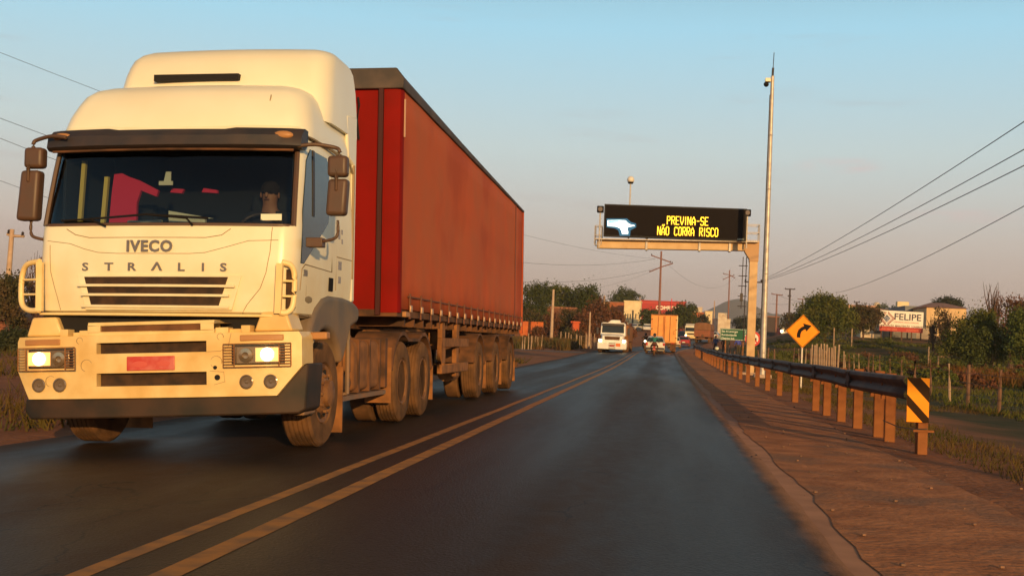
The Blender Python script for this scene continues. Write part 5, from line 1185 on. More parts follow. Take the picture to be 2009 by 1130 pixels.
m = MB(); yend = 14.6; m.tube([(rail_x(102.8) - 2.92 - .05, 88.3, gz(2.7, 102.8) + .95), (rail_x(102.8) - 2.92 - .05, 88.3, gz(2.7, 102.8) + .55)], .11, 10); m.build('rail_end', M['railm'], GR)
def grpost(y, up=.0):
    x = rail_x(y) + .10; z = gz(x, y); m = MB()
    m.box(-.062, .062, -.004, .004, -.3, .88 + up); m.box(-.066, -.058, -.004, .11, -.3, .88 + up); m.box(.058, .066, -.004, .11, -.3, .88 + up); m.box(-.12, -.066, .01, .09, .56, .84)
    return m.build('post', M['rpost'], GR, loc=(x - 2.92, y - 14.5, z), rot=(0, 0, R(random.uniform(-4, 4))))
yy_ = [16.1, 16.9, 18.6, 20.2, 21.9, 23.4, 26.8, 30.2, 33.4, 36.8, 40.6, 44.3, 47.6, 51.4]
while yy_[-1] < 101: yy_.append(yy_[-1] + 3.4)
for i, y in enumerate(yy_): grpost(y, (.03 if i in (0, 1, 2, 3, 4) else -.05) + random.uniform(-.02, .02))
# marker board at the near end
HM = empty('hazard_marker', (3.0, 14.3, gz(3.0, 14.3)), (0, 0, R(4)), 'orange and black striped marker board at the near end of the guardrail', 'marker board')
zz = HM.location.z; z0, z1 = .40 - zz, .93 - zz
z0, z1 = at(1800, 828, 14.3).z - zz, at(1800, 741, 14.3).z - zz; hw = .128
m = MB(); m.box(-hw - .02, hw - .02, -.012, .0, z0, z1); m.build('marker_panel', M['signy'], HM, .002)
m = MB(); H_ = z1 - z0
def band(t0, t1):   # band falling to the right, clipped to the panel
    sl = -1.0; pts = []
    poly = [(-hw, z1 - H_ * t0), (hw, z1 - H_ * t0 - 2 * hw * 1.05), (hw, z1 - H_ * t1 - 2 * hw * 1.05), (-hw, z1 - H_ * t1)]
    def clip(P, zc, keep):
        out = []
        for a, b in zip(P, P[1:] + P[:1]):
            ia, ib = keep(a[1], zc), keep(b[1], zc)
            if ia: out.append(a)
            if ia != ib: t = (zc - a[1]) / (b[1] - a[1]); out.append((a[0] + (b[0] - a[0]) * t, zc))
        return out
    poly = clip(poly, z0, lambda v, c_: v >= c_); poly = clip(poly, z1, lambda v, c_: v <= c_)
    if len(poly) > 2: m.prism([(a - .02, b) for a, b in poly], 'y', -.0165, -.0125)
band(-.30, .03); band(.38, .62); 
m.build('black_stripes', mat('dull black stripe', (.035, .018, .009), .85, spec=.1), HM, smooth=False)
m = MB(); m.box(.0, .115, .03, .15, -.2, z1 - .03); m.build('marker_post', M['rpost'], HM, .006); m = MB(); m.box(-.06, .18, .005, .029, .26, .285); m.build('strap', M['rpost'], HM); m = MB(); m.tube([(-.34, .30, .36), (-.2, .15, .30), (-.05, .02, .29), (.1, .0, .30)], .007, 5); m.build('tie_wire', M['plastic'], HM)

# green direction sign and round prohibition sign ------------------------------------
Yg = 104.; a, b = at(1413, 644, Yg), at(1470, 666.5, Yg); gx = (a.x + b.x) / 2; gzz = gz(gx, Yg)
GS = empty('direction_sign', (gx, Yg, gzz), (0, 0, 0), 'green direction sign with three lines of white text partly behind the gantry post', 'road sign')
hw = (b.x - a.x) / 2; z0, z1 = b.z - gzz, a.z - gzz + .02
z0 = at(1441, 667.5, Yg).z - gzz; z1 = at(1441, 645, Yg).z - gzz
m = MB(); m.box(-hw, hw, -.02, .02, z0, z1); m.build('sign_panel', mat('green sign sheet', (.0, .085, .035), .7), GS, .01)
wht = mat('white sign sheet', (.62, .66, .58), .5)
m = MB()
for q in ((-hw + .03, hw - .03, z0 + .03, z0 + .06), (-hw + .03, hw - .03, z1 - .06, z1 - .03), (-hw + .03, -hw + .06, z0 + .06, z1 - .06), (hw - .06, hw - .03, z0 + .06, z1 - .06)): m.box(q[0], q[1], -.026, -.021, q[2], q[3])
m.build('sign_border', wht, GS)
for i, (s1, s2) in enumerate((('Sto A Leverger', '27'), ('Rondonópolis', '76'), ('Distrito Ind.', '9'))):
    z = z1 - .33 - i * .30; o = text(s1, .25, wht, GS, TF(-hw + .13, -.024, z), sx=.92, bold=.006); o.name = 'sign_lettering'; o = text(s2, .25, wht, GS, TF(hw - .42, -.024, z), bold=.006); o.name = 'sign_lettering'
for s in (-1, 1): m = MB(); m.box(s * hw * .6 - .05, s * hw * .6 + .05, .02, .12, 0, z1 - .1); m.build('sign_leg', M['mud'], GS)
Yr = 78.; c = at(1477, 664.5, Yr); rz_ = gz(c.x, Yr); RS = empty('prohibition_sign', (c.x, Yr, rz_), (0, 0, 0), 'round red and white prohibition sign with a black arrow, half hidden behind the gantry post', 'road sign')
m = MB(); r = .50; m.lathe([(r, 0), (r, .02), (.001, .02)], c=(0, 0, c.z - rz_), axis='y', n=36); m.build('sign_rim', mat('red sign sheet', (.55, .015, .01), .5), RS)
m = MB(); m.lathe([(r * .72, -.006), (r * .72, -.001), (.001, -.001)], c=(0, 0, c.z - rz_), axis='y', n=36); m.build('sign_face', mat('white sign face', (.8, .72, .66), .5), RS)
zc = c.z - rz_; m = MB(); m.prism([(-.28, zc), (-.1, zc + .16), (-.1, zc + .06), (.24, zc + .06), (.24, zc - .2), (.12, zc - .2), (.12, zc - .06), (-.1, zc - .06), (-.1, zc - .16)], 'y', -.012, -.0065); m.build('arrow', M['black'], RS, smooth=False)
m = MB(); m.prism([(-.30, zc + .20), (-.24, zc + .27), (.30, zc - .20), (.24, zc - .27)], 'y', -.02, -.0125); m.build('slash', mat('red slash', (.55, .015, .01), .5), RS, smooth=False)
m = MB(); m.tube([(0, .05, 0), (0, .05, zc + .3)], .035, 8); m.build('sign_post', M['galv'], RS)

# ================================================================ utility poles and wires
M['wood'] = mat('weathered pole', (.28, .13, .09), .85, c2=(.2, .09, .06), scale=4)
M['conc'] = mat('concrete pole', (.50, .36, .25), .8, c2=(.4, .27, .18), scale=3)
M['wire'] = mat('dark wire', (.05, .04, .045), .7)
def pole(px, pyt, Y, label, r=.15, m_=None, arms=(), group='utility poles along the road', lean=0, pbase=None, name='utility_pole'):
    t = at(px, pyt, Y); z = gz(t.x, Y); b = at(pbase, 650, Y).x if pbase else t.x
    e = empty(name, (b, Y, z), (0, 0, 0), label, 'utility pole', group); H_ = t.z - z
    m = MB(); m.tube([(0, 0, -.3), (t.x - b, 0, H_)], [r * 1.25, r * .8], 10); m.build('shaft', m_ or M['wood'], e)
    for dz, wL, wR, dl, dr in arms:
        m = MB(); x = (t.x - b) * (H_ - dz) / H_; m.tube([(x - wL, 0, H_ - dz + dl), (x, 0, H_ - dz), (x + wR, 0, H_ - dz + dr)], r * .5, 6); m.build('crossarm', m_ or M['wood'], e)
        for q, dd in ((x - wL + .1, dl), (x + wR - .1, dr)): m = MB(); m.lathe([(.05, 0), (.12, .05), (.06, .12), (.1, .18), (.03, .28)], c=(q, 0, H_ - dz + dd), axis='z', n=8); m.build('insulator', M['plastic'], e)
    return e
pole(1297.5, 493, 200, 'tallest power pole with two slanted crossarms, rising behind the yellow truck', .19, arms=((1.3, 1.7, 1.7, .55, -.55), (2.7, 1.9, 2.0, -.9, .7)), pbase=1292)
pole(1431.5, 530, 300, 'thin power pole with two slanted crossarms in front of the mountain', .18, arms=((1.2, 1.6, 1.4, .2, -.8), (1.6, 1.6, 1.2, -.9, .3)), pbase=1428)
pole(1550, 566, 262, 'dark T shaped power pole just left of the big round tree', .22, mat('dark wood', (.07, .05, .045), .9), arms=((.15, 1.1, 1.1, 0, 0), (1.7, .45, .3, 0, 0)))
pole(1524.5, 577, 300, 'reddish T shaped power pole right of the camera mast', .22, arms=((.15, 1.4, 1.4, .15, -.1),))
pole(1575, 586, 380, 'faint distant T shaped power pole beside the round tree', .22, arms=((.15, 1.6, 1.6, 0, 0),))
pole(1479.5, 545, 122, 'power pole hidden behind the gantry post, only its crossarm ends show', .13, mat('dark wood', (.07, .05, .045), .9), arms=((.45, .95, .85, 0, 0),))
pole(1086, 568, 120, 'pale concrete pole standing alone left of the oncoming white truck', .15, M['conc'], pbase=1082)
pole(1186, 580, 142, 'short pale pole rising right behind the oncoming white truck', .13, M['conc'])
pole(1158, 612, 130, 'short stub pole among the bushes left of the oncoming white truck', .10, M['conc'])
pole(1255.5, 582, 262, 'slim lamp pole in front of the cream two storey building', .10, M['conc'], name='lamp_pole')
pole(1402, 590, 300, 'slim pale lamp pole left of the small white roadside hoarding', .16, M['conc'], name='lamp_pole')
pole(24, 450, 66, 'pale leaning pole at the far left edge behind the big white truck', .17, M['conc'], arms=((.4, .3, .8, .1, 0),), pbase=8)
pole(1681, 592, 210, 'short dark pole showing above the bushes right of the round tree', .16, mat('dark wood', (.07, .05, .045), .9), arms=((.1, .5, .5, 0, 0),))
def wire(a, b, sag, label, r=.012, group=None, name='power_line'):
    a, b = Vector(a), Vector(b); m = MB(); o = a.copy()
    m.tube([a.lerp(b, t) - o - Vector((0, 0, sag * 4 * t * (1 - t))) for t in np.linspace(0, 1, 26)], r, 5)
    w_ = m.build(name, M['wire'], loc=o); tag(w_, label, 'wire', group); return w_
def ext(a, b, k): return a + (b - a) * k
for i, (px, py, nm) in enumerate(((2009, 235, 'top'), (2009, 290, 'second from top'), (2009, 322, 'third from top'))):
    A = at(1490 + i * 2, 551 + i * .6, 122); Bq = at(px + 60, py - (60 * (.60, .51, .46)[i]), 34)
    Bq = A + (Bq - A) * 1.55 + Vector((0, 0, 1.4))
    wire(A, Bq, 1.0, f'power line running to the upper right frame edge, {nm} of four', .013 + .003, 'power lines at the right')
wa = at(1640, 575, 150); wire(wa, wa + (at(2080, 366, 45) - wa) * 1.5 + Vector((0, 0, 1.6)), 1.2, 'power line running to the right frame edge, lowest of four', .018, 'power lines at the right')
Lg = 'power lines at the left'
wire(at(-60, 80, 60), at(1285, 508, 200), 2.2, 'power line high in the sky above the truck roof, topmost at the left', .014, Lg)
wire(at(-60, 210, 70), at(1286, 508, 200), 4.5, 'power line meeting the truck visor, second from the top at the left', .018, Lg)
wire(at(-60, 248, 70), at(1288, 526, 200), 5.6, 'power line ending behind the left mirror arm, third from the top', .018, Lg)
wire(at(-60, 333, 70), at(1290, 528, 200), 6.5, 'power line passing behind the left mirror, lowest at the left', .014, Lg)
wire(at(1312, 520, 200), at(1440, 548, 300), 3.0, 'power line sagging between the two slanted arm poles', .016, Lg)
wire(at(1524, 578, 300), at(1640, 600, 190), .6, 'thin wire between the reddish pole and the round tree', .03, 'thin wires far right'); wire(at(1510, 595, 300), at(1575, 588, 380), .8, 'thin wire joining the two far T poles behind the round tree', .03, 'thin wires far right')

# power pole beside the road behind the camera: it carries the right hand lines and throws the long shadow across the road
e = empty('utility_pole', (2.55 + math.tan(SUN_AZ) * 27.3, -13.0, -.1), (0, 0, 0), 'wooden power pole standing behind the camera right of the road', 'utility pole', 'utility poles along the road')
m = MB(); m.tube([(0, 0, -.4), (0, 0, 6.4)], [.13, .09], 12); m.build('shaft', M['wood'], e); m = MB(); m.box(-.9, .9, -.05, .05, 6.1, 6.2); m.build('crossarm', M['wood'], e)
# ================================================================ buildings
def window(e, x, z, w_, h, y=-.03, m_=None):
    f = MB(); f.box(x - w_ / 2 - .06, x + w_ / 2 + .06, y - .03, y + .05, z - .08, z); fr = f.build('window', M['bframe'], e)
    g = MB(); g.box(x - w_ / 2, x + w_ / 2, y, y + .04, z, z + h); g.build('pane', m_ or M['darkpane'], fr)
M['bframe'] = mat('window frame', (.45, .34, .24), .7); M['darkpane'] = mat('dark pane', (.03, .03, .035), .3)
M['cream'] = mat('cream render', (.80, .68, .42), .85, c2=(.72, .56, .32), scale=.8, dust=((.50, .28, .12), 0, 2, .6)); M['orangew'] = mat('orange brick wall', (.42, .13, .045), .9, c2=(.33, .10, .035), scale=1.5)
M['redw'] = mat('red shop wall', (.45, .025, .02), .7, c2=(.38, .04, .03), scale=1); M['whitew'] = mat('whitewashed wall', (.72, .64, .50), .85, c2=(.55, .44, .32), scale=.9, dust=((.38, .2, .1), 0, 1.2, .8))
M['tile'] = mat('clay roof tiles', (.36, .16, .09), .85, c2=(.28, .12, .07), scale=3); M['greyroof'] = mat('blue grey shed sheet', (.13, .16, .20), .6, c2=(.17, .18, .2), scale=1)
def house(name, px0, px1, pyt, Y, depth, wall, label, roof='flat', roofm=None, wins=(), cat='building', rise=1.2, rot=0, gr=None):
    a, b = at(px0, pyt, Y), at(px1, pyt, Y); cx = (a.x + b.x) / 2; hw = (b.x - a.x) / 2; z = min(gz(cx, Y), gz(a.x, Y), gz(b.x, Y)) - .2; h = (a.z + b.z) / 2 - z
    e = empty(name, (cx, Y, z), (0, 0, rot), label, cat, gr)
    m = MB(); m.box(-hw, hw, 0, depth, 0, h); m.build('wall', wall, e)
    if roof == 'flat': m = MB(); m.box(-hw - .12, hw + .12, -.12, depth + .1, h + .003, h + .22); m.build('roof', roofm or wall, e)
    if roof == 'gable': m = MB(); m.prism([(-.4, h + .003), (depth / 2, h + rise), (depth + .4, h + .003)], 'x', -hw - .4, hw + .4); m.build('roof', roofm or M['tile'], e)
    if roof == 'hip':
        m = MB(); m.mesh([(-hw - .4, -.4, h + .003), (hw + .4, -.4, h + .003), (hw + .4, depth + .4, h + .003), (-hw - .4, depth + .4, h + .003), (-hw * .35, depth / 2, h + rise), (hw * .35, depth / 2, h + rise)], [(3, 2, 1, 0), (0, 1, 5, 4), (1, 2, 5), (2, 3, 4, 5), (3, 0, 4)]); m.build('roof', roofm or M['tile'], e)
    for x, zz_, w_, h_ in wins: window(e, x * hw, zz_ * h, w_, h_)
    return e, hw, h
# cream two storey building with a side wing
e, hw, h = house('two_storey_building', 1225, 1258, 592, 250, 8, M['cream'], 'cream two storey building with slit windows, left of the red shop', wins=((-.82, .42, .22, 1.1), (-.52, .42, .25, 1.1), (-.24, .42, .25, 1.1), (.42, .46, .22, .9), (.86, .46, .25, .8), (.06, .26, .36, 2.9)))
m = MB(); m.box(-hw - 1.2, hw + .6, -2.5, -.01, 0, h * .28); m.build('porch', M['cream'], e, .05)
m = MB(); m.prism([(-.1 * hw, h * .26), (hw * 1.2, h * .26), (hw * 1.2, h * .20), (-.1 * hw, h * .20)], 'y', -3.4, -2.51); m.build('awning', M['redw'], e)
for x in (-.75, -.35): window(e, x * hw, h * .08, .5, .5, -2.56)
# red shop with white letters
a, b = at(1258, 596, 285), at(1347, 594, 285)
e, hw, h = house('red_shop', 1258, 1346, 592, 285, 14, M['redw'], 'long red shop with white lettering high on its front', wins=())
o = text('COMETROL', 1.25, mat('white lettering', (.9, .8, .66), .6), e, TF(-hw * .34, -.06, h - 1.9), sx=1.0, bold=.05); o.name = 'shop_lettering'
m = MB(); m.box(-hw, hw, -.05, -.01, h - .5, h - .1); m.build('fascia', mat('pale red fascia', (.5, .06, .05), .7), e); m = MB(); m.tube([(hw * .36, -.3, 0), (hw * .36, -.3, h + .8)], .12, 8); m.box(hw * .2, hw * .48, -.45, -.2, h - 4.6, h - 2.5); m.build('shop_totem', mat('bright red totem', (.75, .05, .06), .5), e)
house('brick_building', 1184, 1224, 594, 262, 8, M['orangew'], 'dull orange brick building behind trees, left of the cream two storey one', roofm=M['tile'])
house('orange_building', 1354, 1381, 614, 300, 8, M['orangew'], 'orange building behind the brown tarped truck', wins=((-.2, .4, .5, .7), (.5, .4, .5, .7)))
house('white_house', 1357, 1378, 604, 330, 8, M['whitew'], 'whitish upper storey showing over the orange building', wins=((0, .75, .6, .6),))
house('cream_shed', 1384, 1398, 612, 330, 5, M['cream'], 'small cream shed wall left of the white roadside hoarding')
e, hw, h = house('roadside_hoarding', 1409, 1426.5, 614, 290, .4, M['whitew'], 'small white hoarding with faint letters above a low white house', 'none', cat='hoarding')
o = text('ELEMS', .75, mat('faint brown letters', (.36, .22, .14), .7), e, TF(-hw * .8, -.03, h - 1.0), sx=.9); o.name = 'hoarding_lettering'
house('low_house', 1400, 1433, 627, 294, 6, M['whitew'], 'low white house under the small white hoarding', wins=((-.2, .25, .6, .7), (.4, .2, .6, .8)))
house('dark_shed', 1502, 1529, 622, 300, 8, mat('dark shed', (.07, .05, .045), .9), 'dark shed right of the camera mast, far off', roofm=M['tile'])
m = MB(); m.box(-1.6, 1.6, 0, 5, .5, 2.2); q = at(1541, 640, 290); o = m.build('body', mat('red tipper body', (.38, .03, .02), .6), None, .05); e = empty('tipper_truck', (q.x, 290, gz(q.x, 290)), (0, 0, 0), 'small red tipper truck parked far off, left of the round tree', 'truck'); o.parent = e
lorry_wheels(e, (1, 4), 1.3, .5); m = MB(); m.box(-1.1, 1.1, -1.8, -.1, .6, 2.4); m.build('cab', M['whitew'], e, .1); m = MB(); m.ball((-1.0, -1.9, 1.4), .36, 12); m.build('headlight', M['beam'], e)
# left side, behind the trailer
e, hw, h = house('low_brown_building', 1012, 1132, 604, 170, 7, mat('brown shed wall', (.22, .09, .05), .9, c2=(.12, .05, .03), scale=.7), 'long low brown building among trees right of the red trailer', 'flat', M['tile'])
house('orange_wall', 1022, 1066, 631, 128, .3, mat('bright orange wall', (.60, .15, .03), .85, c2=(.45, .10, .025), scale=1.3), 'short bright orange wall just right of the trailer end', 'none', cat='wall')
house('orange_kiosk', 1122, 1136, 634, 136, 1.5, mat('orange red kiosk', (.55, .10, .03), .85), 'tiny orange red kiosk among the bushes left of the oncoming white truck', cat='kiosk')
house('left_house', -60, 38, 628, 62, 5, mat('red brown house wall', (.30, .11, .05), .9, c2=(.2, .07, .04), scale=1), 'red brown house at the far left edge behind bushes', 'gable', rise=.8)
# right side
house('pink_house', 1665, 1726, 601, 235, 9, mat('pinkish wall', (.58, .34, .22), .85, c2=(.45, .25, .17), scale=.8), 'low pinkish building right of the round tree', wins=((-.3, .6, .8, .8), (.4, .6, .8, .8)))
m = MB(); q = at(1720, 600, 238); m.ball((q.x, 238, q.z + .2), .7, 14, (1, 1, .8)); m.tube([(q.x, 238, q.z - 3), (q.x, 238, q.z)], .3, 8); tag(m.build('water_tank', M['whitew']), 'small white round water tank on the pinkish building', 'water tank')
house('orange_roof_house', 1724, 1776, 611, 215, 8, M['orangew'], 'building with bright orange eaves right behind the big advertising board', 'gable', mat('bright orange roof', (.55, .2, .05), .8), rise=.6)
house('grey_shed', 1776, 1812, 603, 200, 14, M['greyroof'], 'blue grey metal shed between the chimney tower and the yellow building', 'flat', M['greyroof'])
m = MB(); q = at(1771, 592, 214); zt_ = q.z; m.box(q.x - 1.0, q.x + 1.0, 213.5, 215, gz(q.x, 214), zt_); tag(m.build('water_tower', M['cream'], None, .05), 'stubby cream tower rising behind the advertising board', 'tower')
house('yellow_building', 1818, 1896, 604, 190, 12, mat('yellow cream wall', (.72, .52, .28), .85, c2=(.60, .40, .2), scale=.7), 'large yellow cream building with low hipped roof behind the bushes', 'hip', M['tile'], rise=1.0)
e, hw, h = house('ruined_wall', 1689, 1730, 639, 148, 3.5, M['whitew'], 'low whitewashed shed with dark openings left of the advertising board', wins=((-.5, .35, .9, .35), (.6, .0, .8, 1.1)))
e, hw, h = house('low_white_building', 1733, 1822, 646, 152, 4, mat('grey white wall', (.40, .33, .26), .9, c2=(.26, .2, .15), scale=1), 'grey white low building beneath the advertising board', wins=((-.62, .0, .6, 1.0), (-.2, .0, 1.6, .95), (.25, .0, 1.2, .9)))

# advertising board
Yb = 146.; a, b = at(1726, 609, Yb), at(1811, 612, Yb); bzb = gz((a.x + b.x) / 2, Yb); cx = (a.x + b.x) / 2; hw = (b.x - a.x) / 2
z1 = (a.z + b.z) / 2 - bzb; z0 = at(1768, 651, Yb).z - bzb
AD = empty('advertising_board', (cx, Yb, bzb), (0, R(1.0), 0), 'white advertising board with a diamond emblem, large dark name and red bottom band', 'advertising board')
m = MB(); m.box(-hw, hw, -.05, .05, z0, z1); m.build('board_panel', mat('white board sheet', (.82, .74, .66), .5), AD)
m = MB(); m.box(-hw, hw, -.062, -.052, z0, z0 + .56); m.build('red_band', mat('red band', (.42, .012, .006), .6), AD)
navy = mat('navy print', (.03, .03, .07), .6)
H_ = z1 - z0
def lettersAD(txt, x, z, size, mt, sx=1., bold=0., nm='board_lettering'): o = text(txt, size, mt, AD, TF(x, -.066, z), sx=sx, bold=bold); o.name = nm; return o
lettersAD('FELIPE', -hw * .36, z1 - 1.05, 1.10, navy, 1.07, .018)
lettersAD('COMPONENTES E PEÇAS AUTOMOTIVAS', -hw * .36, z1 - 1.42, .24, mat('red print', (.5, .08, .04), .6), .66)
lettersAD('INSTALAÇÃO  MANUTENÇÃO  CONSERVAÇÃO', -hw * .93, z1 - 1.92, .34, mat('brown print', (.12, .08, .07), .6), .72, .006)
lettersAD('(65) 3661-0000', -hw * .9, z0 + .14, .36, mat('pale orange print', (.65, .2, .1), .6), .8); lettersAD('RODOVIA BR-364', hw * .25, z0 + .14, .32, mat('pale orange print', (.65, .2, .1), .6), .75)
m = MB(); cxd, czd = -hw * .68, z1 - .95
for k, rr in ((0, .88), (1, .68)):
    for A_, B_ in (((-1, 0), (-.12, 1)), ((.12, 1), (1, 0)), ((1, 0), (.12, -1)), ((-.12, -1), (-1, 0))):
        if k == 1 and A_[0] == -1: pass
        m.tube([(cxd + A_[0] * rr, -.07, czd + A_[1] * rr * .88), (cxd + B_[0] * rr, -.07, czd + B_[1] * rr * .88)], .05 if k == 0 else .035, 5)
m.build('emblem_outline', mat('dark red emblem', (.28, .04, .05), .6), AD)
m = MB(); m.prism([(cxd - .45, czd), (cxd, czd + .45), (cxd + .45, czd), (cxd, czd - .5)], 'y', -.07, -.055); m.build('emblem', mat('grey blue emblem', (.2, .22, .3), .6), AD)
m = MB()
for x in (-.9, -.45, .05, .5, .93): m.box(x * hw - .06, x * hw + .06, .06, .18, 0, z1 - .1)
m.build('board_leg', M['chassis'], AD, split=True)

# ================================================================ fences
def stake_fence(name, px0, px1, pyb, Y0, Y1, n, hgt, label, m_, jit=.1, r=.05, wires_=True, pts=None, lean=.05):
    A, B = at(px0, pyb, Y0), at(px1, pyb, Y1); e = empty(name, (A.x, A.y, gz(A.x, A.y)), (0, 0, 0), label, 'fence'); tops = []
    for i in range(n):
        t = i / (n - 1); x = A.x + (B.x - A.x) * t + random.uniform(-jit, jit); y = A.y + (B.y - A.y) * t + random.uniform(-jit, jit) * 2; z = gz(x, y); hh = hgt * random.uniform(.8, 1.12)
        lx, ly = random.uniform(-lean, lean), random.uniform(-lean, lean); m = MB(); m.tube([(0, 0, -.2), (lx * .4, ly * .4, hh * .5), (lx, ly, hh)], [r, r * random.uniform(.8, 1), r * .8], 7)
        m.build('stake', m_, e, loc=(x - A.x, y - A.y, z - e.location.z)); tops.append((x - A.x, y - A.y, z - e.location.z))
    if wires_:
        for f in (.35, .65, .92): m = MB(); m.tube([(x, y, z + hgt * f) for x, y, z in tops], .006, 4); m.build('fence_wire', M['wire'], e)
    return e
fw = mat('dark fence stake', (.10, .055, .035), .9, c2=(.2, .10, .06), scale=4); fl = mat('pale fence stake', (.42, .30, .20), .9, c2=(.30, .19, .12), scale=4)
# near wire fence along the embankment, x about 9 to 10 m
NF = empty('wire_fence', (9.1, 30, 0), (0, 0, 0), 'wire fence on rough wooden stakes running along the field on the right', 'fence'); prev = []
y = 30.6; i = 0
while y < 96:
    x = 9.05 + (y - 30) * .045 + random.uniform(-.12, .12) - max(0, y - 75) * .09; z = gz(x, y); m = MB(); hh = random.uniform(1.05, 1.35); lx = random.uniform(-.06, .06)
    rr = random.uniform(.035, .06); m.tube([(0, 0, -.2), (lx * .5, 0, hh * .5), (lx, .03, hh)], [rr, rr * .95, rr * .85], 7)
    m.build('stake', fl if random.random() < .28 else fw, NF, loc=(x - 9.1, y - 30, z)); prev.append((x - 9.1, y - 30, z)); y += random.uniform(3.0, 3.7) if y < 60 else 2.4; i += 1
for f in (.35, .7, 1.0): m = MB(); m.tube([(x, y, z + f) for x, y, z in prev], .007, 4); m.build('fence_wire', M['wire'], NF)
stake_fence('paling_fence', 1590, 1642, 706, 76, 62, 17, 1.55, 'close set pale paling fence behind the curve sign', fl, .05, .06, False)
stake_fence('field_fence', 1430, 1520, 716, 82, 70, 8, 1.2, 'short run of dark stakes beyond the camera mast', fw, .1, .06)
stake_fence('roadside_stakes', 1022, 1062, 686, 100, 108, 8, 1.35, 'row of whitish stakes just right of the trailer, left of the tall grass', fl, .12, .055, False)
stake_fence('far_stakes', 1100, 1168, 681, 118, 126, 14, 1.5, 'row of whitish stakes in tall grass left of the oncoming white truck', fl, .15, .06, False)
E3 = empty('field_gate', (at(1822, 690, 84).x, 84, gz(at(1822, 690, 84).x, 84)), (0, 0, 0), 'pale leaning gate frame of three poles in the field by the green bushes', 'gate frame')
m = MB(); m.tube([(0, 0, 0), (0, 0, 1.9)], .05, 6); m.build('upright', fl, E3); m = MB(); m.tube([(.72, .3, 0), (.72, .3, 1.3)], .05, 6); m.build('upright', fl, E3); m = MB(); m.tube([(.72, .3, 1.28), (1.9, .6, 1.2)], .04, 6); m.build('crossbar', fl, E3)
E4 = empty('gate_posts', (at(1640, 660, 125).x, 125, gz(at(1640, 660, 125).x, 125)), (0, 0, 0), 'pair of pale gate posts with cross wires below the round tree', 'gate posts')
for x in (-.2, 1.6): m = MB(); m.tube([(x, 0, 0), (x, 0, 1.9)], .07, 6); m.build('upright', fl, E4)
m = MB(); m.tube([(-.2, 0, .3), (1.6, 0, 1.7)], .02, 5); m.tube([(-.2, 0, 1.7), (1.6, 0, .3)], .02, 5); m.build('brace_wire', M['wire'], E4)

# ================================================================ trees, bushes, grass
def leafmat(name, c, c2, rough=.75): 
    m = mat(name, c, rough, c2=c2, scale=1.1, detail=3, lo=.40, hi=.60, spec=.25); return m
LG = leafmat('dark green leaves', (.036, .050, .010), (.065, .078, .016)); LM = leafmat('mid green leaves', (.055, .075, .012), (.11, .11, .02)); LY = leafmat('yellow green leaves', (.10, .12, .022), (.06, .085, .02))
LR = leafmat('dry red brown leaves', (.16, .06, .028), (.09, .045, .02)); LB = leafmat('dusty brown green leaves', (.085, .055, .024), (.05, .05, .018)); LD = leafmat('very dark leaves', (.022, .030, .014), (.04, .045, .02))
M['bark'] = mat('tree bark', (.14, .075, .045), .95, c2=(.08, .045, .03), scale=5, bump=.4)
def leaves(name, blobs, n, s, mt, parent, seed=0, kind=None):
    """leaf-sized quads in clumps through the volume of each blob"""
    g = np.random.default_rng(seed); V = []; tot = sum(b[3] * b[4] * b[5] for b in blobs)
    for bx, by, bz__, rx, ry, rz__ in blobs:
        k = max(8, int(n * rx * ry * rz__ / tot)); nc = max(6, k // 38)
        d = g.normal(size=(nc, 3)); d /= np.linalg.norm(d, axis=1)[:, None]; d[:, 2] = np.where(d[:, 2] < -.35, -d[:, 2], d[:, 2]); cr = g.uniform(.45, 1.0, nc)[:, None] ** .6
        cc = d * cr * np.array([rx, ry, rz__]) * g.uniform(.85, 1.08, (nc, 1)) + np.array([bx, by, bz__]); cs_ = g.uniform(.10, .24, nc) * (rx + rz__) / 2 + s
        idx = g.integers(0, nc, k); p = cc[idx] + g.normal(size=(k, 3)) * cs_[idx][:, None] * .72
        V.append(p)
    P = np.concatenate(V); k = len(P); a = g.normal(size=(k, 3)); a /= np.linalg.norm(a, axis=1)[:, None]; b = g.normal(size=(k, 3)); b -= (b * a).sum(1)[:, None] * a; b /= np.linalg.norm(b, axis=1)[:, None]
    sz = s * g.uniform(.6, 1.35, k)[:, None]; a *= sz; b *= sz * .6
    vs = np.stack([P - a, P - b * .9, P + a, P + b * .9], 1).reshape(-1, 3)
    me = bpy.data.meshes.new(name); me.vertices.add(len(vs)); me.vertices.foreach_set('co', vs.ravel()); me.loops.add(4 * k); me.loops.foreach_set('vertex_index', np.arange(4 * k)); me.polygons.add(k); me.polygons.foreach_set('loop_start', np.arange(0, 4 * k, 4)); me.update(); me.validate()
    me.materials.append(mt); o = bpy.data.objects.new(name, me); col.objects.link(o); o.parent = parent
    if kind: o['kind'] = kind
    return o
